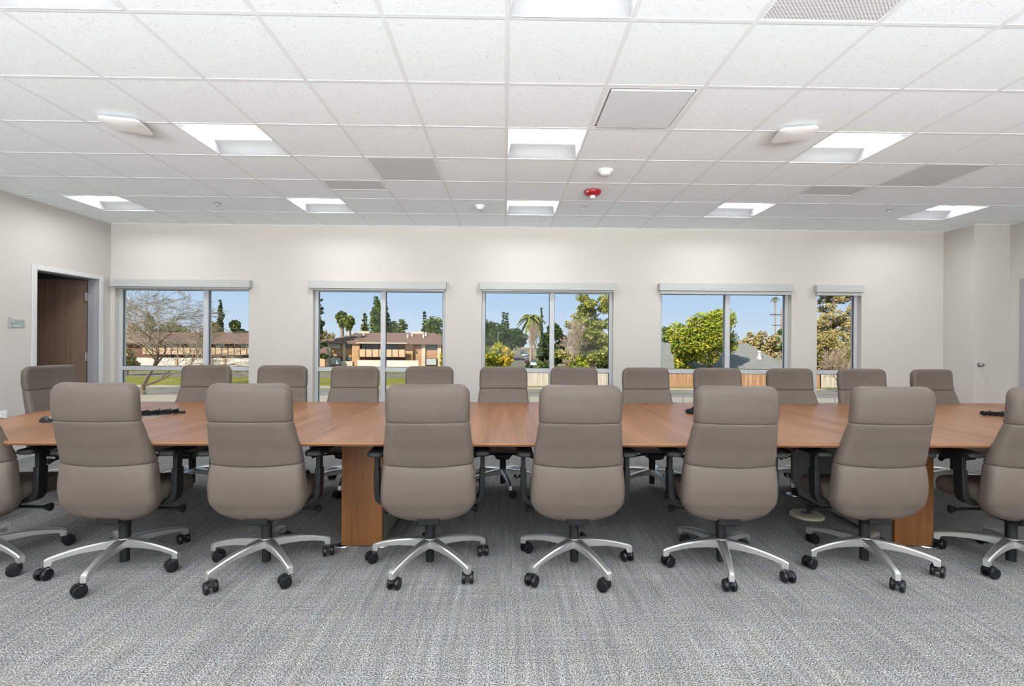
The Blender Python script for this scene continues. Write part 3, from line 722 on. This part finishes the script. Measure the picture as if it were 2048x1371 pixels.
# ---- vegetation
def leaves(mb, blobs, n, size, rnd):
    tot = sum(b[3]*b[3] for b in blobs)
    for bx, by, bz, r, *sq in blobs:
        k = max(8, int(n*r*r/tot)); sz = sq[0] if sq else 1
        for _ in range(k):
            v = Vector((rnd.gauss(0, 1), rnd.gauss(0, 1), rnd.gauss(0, 1))).normalized()*(r*rnd.uniform(.55, 1.05))
            p = Vector((bx+v.x, by+v.y, bz+v.z*sz)); s = size*rnd.uniform(.6, 1.3)
            a = Vector((rnd.gauss(0, 1), rnd.gauss(0, 1), rnd.gauss(0, 1))).normalized(); b = a.orthogonal().normalized()*s*.5; a = a*s*.7
            mb.add([p-a, p+b*.9, p+a, p-b*.9], [(0, 1, 2, 3)])
def tree(nm, lb, cat, px, ytop, Y, wpx, kind, m, n=1500, size=.35, grp=None, ybot=None, seed=1, tm=None):
    """px: crown centre, ytop/ybot: crown limits, wpx: crown half width, read at distance Y"""
    rnd = random.Random(seed*31+px); X, zt = at(px, ytop, Y); hw = wpx*Y/FPX
    H_ = zt-GZ; zb = at(px, ybot, Y)[1]-GZ if ybot else H_*.15
    zb = max(zb, .1); r_ = tag(empty(nm, (X, Y, GZ)), lb, cat, grp); bl = []; h_ = H_-zb
    if kind == 'round':
        for _ in range(26):
            a = rnd.uniform(0, 6.28); u = rnd.uniform(.0, 1); rr = math.sqrt(max(0, 1-(2*u-1)**2))
            rr = max(rr, .55) if u < .5 else rr
            q = rnd.uniform(.3, .9)*rr*hw; s = min(hw, h_*.6)*rnd.uniform(.24, .38)
            bl.append((q*math.cos(a), q*math.sin(a), zb+s+u*(h_-2*s), s))
    elif kind == 'cone':
        for i in range(16):
            u = i/15; rr = hw*(1-u)**.8+.18*hw; k = 6 if u < .8 else 3
            for j in range(k):
                a = rnd.uniform(0, 6.28); s = max(rr*.5, .25); bl.append(((rr*.6)*math.cos(a), (rr*.6)*math.sin(a), zb+u*(h_-s*.8), s, .7))
    elif kind == 'column':
        for i in range(18):
            u = i/17; rr = hw*(1-abs(u-.4)**1.8*1.5)*rnd.uniform(.8, 1.1); rr = max(rr, hw*.25)
            for j in range(2): a = rnd.uniform(0, 6.28); bl.append((rr*.35*math.cos(a), rr*.35*math.sin(a), zb+u*(h_-rr*.6), rr*.7, 1.6))
    elif kind == 'pine':
        for i in range(90):
            u = rnd.random()**1.15; rr = hw*(1-.55*u**1.5); a = rnd.uniform(0, 6.28); q = rr*rnd.uniform(.35, 1)
            s = hw*rnd.uniform(.13, .26); bl.append((q*math.cos(a), q*math.sin(a)*.8, zb+s+u*(h_-1.6*s), s, .6))
    mb = MB(); leaves(mb, bl, int(n*1.6), size, rnd); mb.build('foliage', m, r_)
    tr_ = MB(); tr_.tube([(0, 0, -.05), (.05, 0, H_*.35), (0, .05, H_*.62), (.02, 0, H_*(.93 if kind != 'round' else .75))], [max(.1, hw*.07), hw*.055, hw*.035, .03], 8)
    for _ in range(9):
        z0 = H_*rnd.uniform(.3, .75); a = rnd.uniform(0, 6.28); q = hw*rnd.uniform(.4, .75)
        tr_.tube([(0, 0, z0), (q*.5*math.cos(a), q*.5*math.sin(a), z0+q*.3), (q*math.cos(a), q*math.sin(a), z0+q*.55)], [hw*.03, hw*.02, .02], 5)
    tr_.build('trunk', tm or Mx['bark'], r_); return r_
def palm(lb, px, ytop, Y, wpx, ycrown, m=None, grp=None, droop=.9, n=30, tw=.22, seed=0, fan=False):
    rnd = random.Random(px+seed); X, zt = at(px, ytop, Y); hw = wpx*Y/FPX; hc_ = at(px, ycrown, Y)[1]-GZ
    r_ = tag(empty('palm_tree', (X, Y, GZ)), lb, 'palm tree', grp); mb = MB(); H_ = zt-GZ
    for i in range(n):
        a = rnd.uniform(0, 6.28); el = rnd.uniform(-.5, 1.3); L_ = hw*rnd.uniform(.8, 1.1); pts = []
        for j in range(7):
            s = j/6*L_; x = s*math.cos(el)**.5 if el > 0 else s*.9; z = s*math.sin(el)*.9-droop*s*s/L_*.8
            pts.append(Vector((x*math.cos(a)*(.8 if el > .9 else 1), x*math.sin(a), z)))
        sd = Vector((-math.sin(a), math.cos(a), 0))
        for j in range(6):
            for sgn in (-1, 1):
                w0 = L_*.17*math.sin(math.pi*(j+.5)/7.5); p, q = pts[j], pts[j+1]; o_ = Vector((0, 0, -w0*.45))
                mb.add([p, q, q+sd*sgn*w0*.7+o_, p+sd*sgn*w0*.7+o_], [(0, 1, 2, 3)])
    for i, v_ in enumerate(mb.v): mb.v[i] = (v_[0], v_[1], v_[2]+hc_+(H_-hc_)*.55)
    if fan: leaves(mb, [(0, 0, hc_+(H_-hc_)*.45, hw*.9), (0, 0, hc_-(H_-hc_)*.2, hw*.6), (0, 0, hc_-(H_-hc_)*.9, hw*.42)], 1000, .5, rnd)
    mb.build('fronds', m or Mx['palm'], r_)
    MB().tube([(0, 0, -.05), (.1, 0, hc_*.5), (0, 0, hc_+(H_-hc_)*.5)], [tw*1.3, tw, tw*1.15], 10).build('trunk', Mx['pinktwig'] if fan else Mx['palmbark'], r_); return r_
def bare(nm, lb, px, ytop, Y, ybase, wpx, m, seed, levels=6, grp=None, r0=.2, base_z=GZ, split=3, spread=.62):
    rnd = random.Random(seed); X, zt = at(px, ytop, Y); H_ = zt-base_z; hw = wpx*Y/FPX
    r_ = tag(empty(nm, (X, Y, base_z)), lb, 'tree' if 'tree' in nm else 'shrub', grp)
    lines = []
    def grow(p, d, L_, rad, lev):
        pts = [p]; q = p; dd = d.copy()
        for _ in range(3):
            dd = (dd+Vector((rnd.gauss(0, .16), rnd.gauss(0, .16), rnd.gauss(0, .10)+(.03 if lev < 4 else -.03)))).normalized()
            q = q+dd*L_/3; pts.append(q.copy())
        lines.append((pts, rad, lev))
        if lev >= levels: return
        for i in range(split if lev else split+1):
            ax = Vector((rnd.gauss(0, 1), rnd.gauss(0, 1), rnd.gauss(0, .5))).normalized(); nd = (dd+ax*spread*rnd.uniform(.6, 1.4)).normalized()
            st = pts[-1] if i < 2 else pts[rnd.choice((1, 2, 3))]
            grow(st, nd, L_*rnd.uniform(.70, .90), rad*.58, lev+1)
    grow(Vector((0, 0, -.05)), Vector((.03, 0, 1)), H_*.15, r0, 0)
    zmx = max(q.z for l in lines for q in l[0]); xmx = max(abs(q.x) for l in lines for q in l[0])
    segs = MB(); tw = MB()
    for pts, rad, lev in lines:
        pts = [Vector((q.x*hw/xmx, q.y*hw/xmx, q.z*H_/zmx)) for q in pts]; rad = max(rad, .016)
        (segs if lev < 3 else tw).tube(pts, [rad, rad*.86, rad*.74, rad*.62], 6 if lev < 3 else 3, cap=False)
    segs.build('branches', Mx['bark'] if m == Mx['twig'] else m, r_); tw.build('twigs', m, r_); return r_
# window 1
bare('bare_tree', 'leafless spreading street tree seen through the window beside the open door', 290, 560, 45, 790, 225, Mx['twig'], 9, 7, r0=.20, split=3)
bare('bare_tree', 'smaller leafless tree tangled in front of the left brown-roofed building', 372, 628, 62, 760, 70, Mx['pinktwig'], 3, 5, r0=.16, split=3)
tree('cypress_tree', 'tall thin dark cypress rising over the left brown roof', 'tree', 441, 600, 125, 7, 'column', Mx['dark'], 700, .5)
palm('short round palm right of the thin cypress', 470, 644, 128, 11, 655, fan=True, tw=.38)
for px, yt, wp, k, mm, lb in ((300, 626, 20, 'cone', 'mid', 'green and tan conifer behind the leafless tree'), (268, 648, 20, 'round', 'tan', 'low tan tree at the left of the first window'), (345, 640, 34, 'round', 'mid', 'rounded green tree above the left roof ridge'),
   (425, 642, 18, 'round', 'tan', 'tan tree just left of the thin cypress'), (487, 654, 16, 'round', 'dark', 'low dark tree at the right edge of the first window'), (255, 690, 26, 'round', 'tan', 'tan bush low behind the leafless street tree')):
    tree('background_tree', lb, 'tree', px, yt, 120 if yt < 680 else 70, wp, k, Mx[mm], 900, .55 if yt < 680 else .35)
# window 2
tree('dark_tree', 'tall dark tree at the left edge of the second window', 'tree', 626, 592, 84, 30, 'pine', Mx['dark'], 1600, .42)
palm('bushy fan palm, left of the pair over the brown roof', 684, 628, 122, 13, 640, fan=True, tw=.42); palm('bushy fan palm, right of the pair over the brown roof', 698, 636, 118, 12, 647, seed=4, fan=True, tw=.42)
tree('conifer', 'small pointed conifer left of the tall poplars over the roof', 'tree', 730, 627, 118, 13, 'cone', Mx['mid'], 800, .5)
tree('poplar_tree', 'tall narrow poplar just left of the second window mullion', 'tree', 754, 594, 116, 15, 'column', Mx['mid'], 1500, .5)
tree('poplar_tree', 'tall dark poplar just right of the second window mullion', 'tree', 772, 606, 120, 11, 'column', Mx['dark'], 900, .5)
tree('broadleaf_tree', 'round grey-green tree right of the poplars', 'tree', 795, 634, 120, 24, 'round', Mx['mid'], 1200, .5)
tree('broadleaf_tree', 'wide green tree at the right edge of the second window', 'tree', 868, 632, 120, 44, 'round', Mx['mid'], 1800, .5)
tree('conifer', 'thin pointed tree top above the wide green tree', 'tree', 849, 624, 126, 8, 'cone', Mx['dark'], 400, .5)
tree('background_tree', 'tan tree low behind the left roof end of the apartment house', 'tree', 652, 655, 125, 20, 'round', Mx['tan'], 600, .5)
tree('yellow_shrub', 'small yellow shrub against the right end of the apartment house', 'shrub', 884, 705, 86, 5, 'round', Mx['yellow'], 200, .35)
# window 3
for px, yt, wp, Y, mm, k, lb in ((972, 638, 26, 150, 'dark', 'round', 'dark green tree at the left edge of the middle window'), (1000, 646, 34, 140, 'dark', 'round', 'broad dark tree behind the golden shrub'),
   (1032, 655, 26, 330, 'dark', 'round', 'dark tree just left of the tall palm trunk'), (1024, 674, 40, 345, 'dark', 'round', 'low dark hedge tree at the end of the street')):
    tree('evergreen_tree', lb, 'tree', px, yt, Y, wp, k, Mx[mm], 1300, .6 if Y < 200 else 1.5)
tree('conifer', 'left one of two pointed dark conifer tops in the middle window', 'tree', 1007, 624, 150, 7, 'cone', Mx['dark'], 500, .6)
tree('conifer', 'right one of two pointed dark conifer tops in the middle window', 'tree', 1014, 626, 150, 7, 'cone', Mx['dark'], 500, .6)
tree('cypress_tree', 'thin cypress top just behind the tall palm crown', 'tree', 1083, 616, 160, 4, 'column', Mx['dark'], 300, .6)
palm('tall palm with long pale trunk and drooping yellowing fronds', 1062, 624, 112, 30, 648, droop=.95, n=46, tw=.30)
tree('golden_shrub', 'large golden-green shrub at the left of the middle window', 'shrub', 991, 682, 58, 34, 'round', Mx['lime'], 2600, .26, ybot=742)
tree('golden_shrub', 'small golden shrub top poking out beside the large one', 'shrub', 1014, 691, 57, 12, 'round', Mx['yellow'], 500, .22, ybot=735)
bare('bare_tree', 'leafless pinkish tree just right of the tall palm trunk', 1078, 638, 95, 720, 26, Mx['pinktwig'], 12, 6, r0=.2)
tree('evergreen_tree', 'dark green tree right of the middle window mullion', 'tree', 1112, 640, 80, 26, 'round', Mx['dark'], 1600, .4)
tree('evergreen_tree', 'lower dark green tree behind the palm street', 'tree', 1088, 678, 72, 20, 'round', Mx['dark'], 900, .35)
tree('evergreen_tree', 'mid green undergrowth behind the large olive pine', 'tree', 1200, 676, 74, 44, 'round', Mx['mid'], 1800, .32)
tree('pine_tree', 'large olive-green pine filling the right pane of the middle window', 'tree', 1186, 586, 64, 70, 'pine', Mx['pine'], 7500, .25, ybot=735)
bare('bare_tree', 'leafless tan tree in front of the large olive pine', 1150, 630, 60, 735, 34, Mx['pinktwig'], 21, 6, r0=.14)
tree('green_bush', 'low rounded green bush at the foot of the tall palm', 'shrub', 1079, 718, 57.5, 13, 'round', Mx['mid'], 500, .2)
tree('green_bush', 'low dark bush left of the rounded green bush', 'shrub', 1058, 722, 57.5, 10, 'round', Mx['dark'], 400, .2)
tree('green_bush', 'yellow-green bush under the large olive pine', 'shrub', 1158, 712, 59, 20, 'round', Mx['lime'], 800, .24)
# window 4
tree('maple_tree', 'big yellow-green leafy tree in the fourth window', 'tree', 1420, 610, 60, 72, 'round', Mx['lime'], 9500, .25)
tree('maple_tree', 'lower left bough of yellow-green foliage by the grey roof', 'tree', 1372, 650, 61.5, 30, 'round', Mx['lime'], 2200, .26)
tree('background_tree', 'dull green tree at the left edge of the fourth window', 'tree', 1330, 650, 120, 26, 'round', Mx['mid'], 900, .5)
for px, yt, wp, lb in ((1500, 662, 24, 'leafless tan tree line just right of the big yellow-green tree'), (1525, 660, 26, 'leafless tan trees above the grey roof ridge'), (1548, 664, 16, 'low tan trees left of the utility pole')):
    tree('background_tree', lb, 'tree', px, yt, 110, wp, 'round', Mx['tan'], 900, .45)
palm('very tall slim palm near the right edge of the fourth window', 1550, 591, 118, 9, 603, tw=.16, n=26, droop=.8)
tree('evergreen_tree', 'green tree hugging the utility pole', 'tree', 1570, 642, 90, 14, 'round', Mx['mid'], 500, .4)
# window 5
tree('conifer', 'huge tan-green conifer filling the narrow window', 'tree', 1668, 552, 66, 66, 'pine', Mx['tan'], 10000, .24, ybot=735)
tree('conifer', 'olive lower tree in front of the huge conifer in the narrow window', 'tree', 1664, 655, 62, 54, 'round', Mx['tanpine'], 3600, .22)
bare('bare_shrub', 'leafless multi-stemmed shrub in the narrow window', 1680, 690, 50, 800, 46, Mx['pinktwig'], 5, 5, r0=.07, split=4, spread=.5)
# ---- utility pole
X, z = at(1563, 617, 95); X2, zc = at(1563, 629, 95)
r_ = tag(empty('utility_pole', (X, 95, GZ)), 'brown wooden utility pole beside the very tall slim palm', 'utility pole')
MB().tube([(0, 0, 0), (0, 0, z-GZ)], [.2, .13], 8).build('pole', Mx['palmbark'], r_)
for yy, l_ in ((629, 1.5), (650, 1.0)): zz = at(1563, yy, 95)[1]-GZ; MB().box(-l_-.8, .3, -.08, .08, zz-.08, zz+.08).build('crossarm', Mx['brown'], r_)
X, z = at(996, 666, 100)
r_ = tag(empty('street_lamp', (X, 100, GZ)), 'slim grey street lamp above the golden shrub', 'street lamp')
MB().tube([(0, 0, 0), (0, 0, z-GZ)], .07, 6).build('pole', M['steel'], r_); MB().tube([(0, 0, z-GZ), (.5, 0, z-GZ+.15), (1.2, 0, z-GZ+.2)], .05, 6).build('lamp_arm', M['steel'], r_)
# ---- apartment houses
def house(nm, lb, Y, px0, px1, yr, ye, yg=741, m=None, over=1.0, depth=11, hip=True):
    x0, _ = at(px0, 700, Y); x1, _ = at(px1, 700, Y); ze = at((px0+px1)/2, ye, Y)[1]; zr = at((px0+px1)/2, yr, Y+depth/2)[1]
    r_ = tag(empty(nm, ((x0+x1)/2, Y, GZ)), lb, 'building'); ox = (x0+x1)/2
    def B(name, a, b, ya, yb, mm, d0, d1, parent=None, Yr=None):
        """box between pixel columns a..b and rows ya..yb on the facade plane, from depth d0 to d1 off it (negative = toward the viewer)"""
        Yp = Y+d0; xa = at(a, 700, Yp)[0]; xb = at(b, 700, Yp)[0]; mid = (a+b)/2; zb_ = at(mid, ya, Yp)[1]; zc_ = at(mid, yb, Yp)[1]
        par = parent or r_; off = Vector((0, 0, 0)) if par is r_ else Vector((0, 0, 0))
        return MB().box(xa-ox, xb-ox, d0, d1, max(zc_, GZ)-GZ, zb_-GZ).build(name, mm, par)
    MB().box(x0-ox, x1-ox, .0, depth, 0, ze-GZ).build('wall', m or Mx['stucco'], r_)
    o_ = over; h0, h1 = ze-GZ, zr-GZ; a, b = x0-ox-o_, x1-ox+o_; hp = 5.0 if hip else 0
    rf = MB(); rf.add([(a, -o_, h0), (b, -o_, h0), (b, depth+o_, h0), (a, depth+o_, h0), (a+hp, depth/2, h1), (b-hp, depth/2, h1),
        (a, -o_, h0-.22), (b, -o_, h0-.22), (b, depth+o_, h0-.22), (a, depth+o_, h0-.22)],
        [(0, 1, 5, 4), (2, 3, 4, 5), (3, 0, 4), (1, 2, 5), (6, 7, 1, 0), (7, 8, 2, 1), (8, 9, 3, 2), (9, 6, 0, 3), (6, 9, 8, 7)])
    rf = rf.build('roof', Mx['roofb'] if m is None or m in (Mx['stucco'], Mx['brick']) else Mx['roofg'], r_, angle=10)
    return r_, B, rf, (a, b, h0, h1, ox)
r_, B, rf, (ra, rb, rh0, rh1, ox) = house('apartment_building', 'two-storey tan apartment house with brown roof seen through the second window', 88, 652, 905, 665, 685.5)
# facade, left to right
B('wall_panel', 652.5, 661, 687, 735, Mx['cream'], -.25, .0); B('wall_panel', 686, 691, 687, 735, Mx['cream'], -.25, .0); B('wall_panel', 843.5, 850.5, 687, 735, Mx['cream'], -.25, .0); B('wall_panel', 875, 882, 687, 735, Mx['cream'], -.25, 0)
B('wall_panel', 704, 719, 687, 735, Mx['stucco2'], -.6, 0); B('wall_panel', 811, 825, 687, 728, Mx['stucco2'], -.6, 0)
B('wall_panel', 661, 682, 712.5, 714.5, Mx['brown'], -.2, 0)
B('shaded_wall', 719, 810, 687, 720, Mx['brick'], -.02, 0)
def win(a, b, ya, yb, mm='curt', fr_='brown', B=None, d=-.12, div=True):
    w_ = B('window', a, b, ya, yb, Mx[fr_], d, 0); p = B('pane', a+.9, b-.9, ya+.9, yb-.9, Mx[mm], d-.05, d+.001, w_)
B2 = B
win(660.5, 682, 686.8, 697.5, B=B); win(692, 704, 686.8, 696, 'gl', B=B); win(659.5, 682, 714, 729, 'curt', B=B, d=-.5); win(692, 704, 713.5, 721, 'gl', B=B)
win(744, 757, 688, 699, 'gl', B=B); win(768, 794, 688, 699, 'gl', B=B); win(722, 740, 688, 699, 'gl', B=B)
win(828, 843, 687, 691, 'gl', B=B); win(851, 874, 687.5, 699, 'gl', B=B); win(852, 873.5, 716, 730, 'curt', B=B, d=-.5); win(770, 794, 715, 721, 'gl', B=B)
bl = B('balcony', 717, 810, 698.3, 713, Mx['balc'], -1.7, -1.5); B('balcony', 717, 812, 713, 714.2, Mx['brown'], -1.75, 0)
for i in range(8): B('balcony_divider', 717+i*13.2, 718+i*13.2, 698.3, 714, Mx['brown'], -1.78, -1.7, bl)
B('soffit', 712, 814, 684.6, 686.6, Mx['cream'], -2.1, 0)
B('garden_wall', 715, 837, 720, 737, Mx['white'], -3.2, -2.9); B('base_trim', 682, 705, 722, 735, Mx['cream'], -.9, 0)
rnd = random.Random(3)
for px, yy in ((692.5, 674), (698, 670), (715, 680), (719, 679), (723, 673), (821, 674), (815, 680), (849, 673), (846, 679)):
    X_, z0_ = at(px, yy+4, 90); d_ = 1.2+ (684-yy)*.2; 
    hh = rh0+(rh1-rh0)*(d_+1)/(6.5)
    MB().box(X_-ox-.12, X_-ox+.12, d_, d_+.25, hh-.3, hh+.75).build('roof_vent', Mx['white'], rf)
for px in (733, 839): X_ = at(px, 664, 95)[0]; MB().box(X_-ox-1.1, X_-ox+1.1, 5, 6.2, rh1-.35, rh1+.25).build('roof_vent', Mx['cream'], rf)
# left apartment house
r_, B, rf, (ra, rb, rh0, rh1, ox) = house('apartment_building', 'long low brown-roofed apartment house behind the leafless street tree', 90, 225, 545, 664, 684.6, m=Mx['brick'], hip=False)
bl = B('balcony', 285, 540, 695.2, 708.6, Mx['balc'], -1.7, -1.5); B('balcony', 285, 540, 708.6, 709.8, Mx['brown'], -1.75, 0)
for i in range(20): B('balcony_divider', 291+i*12.6, 292+i*12.6, 695.2, 709.5, Mx['brown'], -1.78, -1.7, bl)
B('garden_wall', 270, 540, 715.5, 734, Mx['white'], -3.2, -2.9)
for px in (350, 421, 446): B('wall_post', px, px+4, 716, 733, Mx['stucco2'], -3.4, -3.2)
for a_, b_ in ((430, 450), (481, 500), (330, 352), (380, 400), (290, 310)): win(a_, b_, 686.3, 695, 'curt', B=B)
win(480, 500, 711, 716, 'gl', B=B); win(338, 362, 711, 716, 'gl', B=B)
# carport between the two
r_, B, rf, q_ = house('garage', 'low orange garage left of the apartment house in the second window', 92, 560, 650, 686, 703, m=Mx['stucco'], depth=8, hip=False)
B('garage_door', 636, 650, 711, 734, Mx['balc'], -.1, 0)
# grey roofed house in window 4, brown roof in window 5
r_, B, rf, (ra, rb, rh0, rh1, ox) = house('grey_roof_house', 'low house with a wide pale grey shingle roof behind the wooden fence', 62.5, 1290, 1575, 686, 734, m=Mx['white'], depth=22, over=.3, hip=False)
X_ = at(1519, 722, 66)[0]; hh = rh0+(rh1-rh0)*(3.8/11.3)
q = MB(); q.lathe([(.28, -.2), (.28, .25), (.16, .35), (.16, .8), (.26, .85), (.26, 1.0), (.05, 1.1)], (X_-ox, 3.5, hh), 14); q.build('roof_vent', Mx['white'], rf, angle=50)
r_, B, rf, q_ = house('brown_roof_house', 'small house with a low brown roof in the narrow window', 70, 1600, 1675, 722, 734, m=Mx['stucco'], depth=8, over=.3)
# small kiosk sign in window 3
r_, B, rf, q_ = house('small_shed', 'tiny pink-roofed hut under the large olive pine', 60, 1134, 1146, 719, 723, m=Mx['brick'], depth=1.2, over=.15, hip=False)
# fences
def fence(px0, px1, Y, ytop, m, lb, grp=None):
    x0, z = at(px0, ytop, Y); x1, _ = at(px1, ytop, Y); z = at((px0+px1)/2, ytop, Y)[1]; r_ = tag(empty('wooden_fence', ((x0+x1)/2, Y, GZ)), lb, 'fence'); h_ = z-GZ; ox = (x0+x1)/2
    rnd = random.Random(px0); q = MB(); x = x0-ox; 
    while x < x1-ox: q.box(x, x+.135, -.012, .012, .05, h_+rnd.uniform(-.03, .03)); x += .14
    q.build('fence_boards', m, r_)
    p = MB(); p.box(x0-ox, x1-ox, .015, .06, .4, .5); p.box(x0-ox, x1-ox, .015, .06, h_-.4, h_-.3); p.build('fence_rail', m, r_)
    n_ = int((x1-x0)/2.4)
    for i in range(n_+1): MB().box(x0-ox+i*2.4, x0-ox+i*2.4+.1, .062, .16, 0, h_).build('fence_post', m, r_)
fence(1028, 1250, 55.6, 743, Mx['fencep'], 'pale weathered board fence below the middle window transom')
fence(1300, 1640, 55.6, 745, Mx['fence'], 'reddish-brown board fence below the yellow-green tree')
fence(1640, 1760, 55.6, 748, Mx['fencep'], 'pale wooden fence in the narrow window')
# chain link fence nearby
def chain(px0, px1, Y, lb):
    x0 = at(px0, 780, Y)[0]; x1 = at(px1, 780, Y)[0]; r_ = tag(empty('chain_fence', ((x0+x1)/2, Y, GZ)), lb, 'fence'); ox = (x0+x1)/2; w_ = x1-x0
    MB().tube([(-w_/2, 0, 1.05), (w_/2, 0, 1.05)], .035, 6).build('top_rail', M['steel'], r_)
    q = MB(); x = -w_/2
    while x < w_/2-1.0: q.tube([(x, 0, .05), (x+1.0, 0, 1.04)], .008, 3); q.tube([(x+1.0, .01, .05), (x, .01, 1.04)], .008, 3); x += .2
    q.build('wire_mesh', M['steel'], r_)
    for i in range(int(w_/3)+1): MB().tube([(-w_/2+3*i, 0, 0), (-w_/2+3*i, 0, 1.1)], .04, 6).build('fence_post', M['steel'], r_)
chain(200, 1800, 38, 'low grey chain-link fence just above the far table edge')
# cars
def car(px, Y, face, m, lb, s=1.0):
    X_ = at(px, 710, Y)[0]; r_ = tag(empty('car', (X_, Y, GZ), face), lb, 'car', 'cars parked along the street')
    def sec(x, z0, z1, hw): return [(x, -hw, z0), (x, hw, z0), (x, hw, z1), (x, hw*.92, z1+.03), (x, -hw*.92, z1+.03), (x, -hw, z1)]
    MB().loft([sec(-2.2, .35, .75, .8), sec(-1.9, .28, .92, .88), (sec(-.2, .25, .95, .9)), sec(1.3, .27, .88, .88), sec(2.1, .35, .68, .8)]).build('car_body', m, r_, .03)
    q = MB(); q.loft([[(x, -h_, .93), (x, h_, .93), (x2, h_*.82, z), (x2, -h_*.82, z)] for x, x2, h_, z in ((-1.9, -1.9, .8, .96), (-1.75, -1.2, .82, 1.42), (.5, .1, .82, 1.46), (1.1, 1.1, .8, .97))]); q.build('car_cabin', Mx['gl'], r_)
    for sx_ in (-1.35, 1.35):
        for s_ in (-1, 1): MB().lathe([(.32, s_*.70), (.33, s_*.74), (.33, s_*.88), (.2, s_*.90)], (sx_, 0, .33), 14, 'y').build('wheel', M['wheel'], r_)
    return r_
wcar = mat('white car paint', (.75, .75, .77), .3); kcar = mat('dark car paint', (.05, .05, .06), .3); rcar = mat('maroon car paint', (.18, .06, .07), .3)
for px, Y, f_, mt, lb in ((1045, 230, 88, kcar, 'dark car on the street, the farthest one'), (1049, 180, 92, wcar, 'white car on the street just nearer than the farthest dark one'), (1054, 145, 88, wcar, 'second white car parked in the row left of the palm trunk'),
   (1057, 122, 92, rcar, 'maroon car parked at the left of the tall palm trunk'), (1069, 104, 86, wcar, 'white car half hidden right of the tall palm trunk')):
    car(px, Y, R(f_), mt, lb)
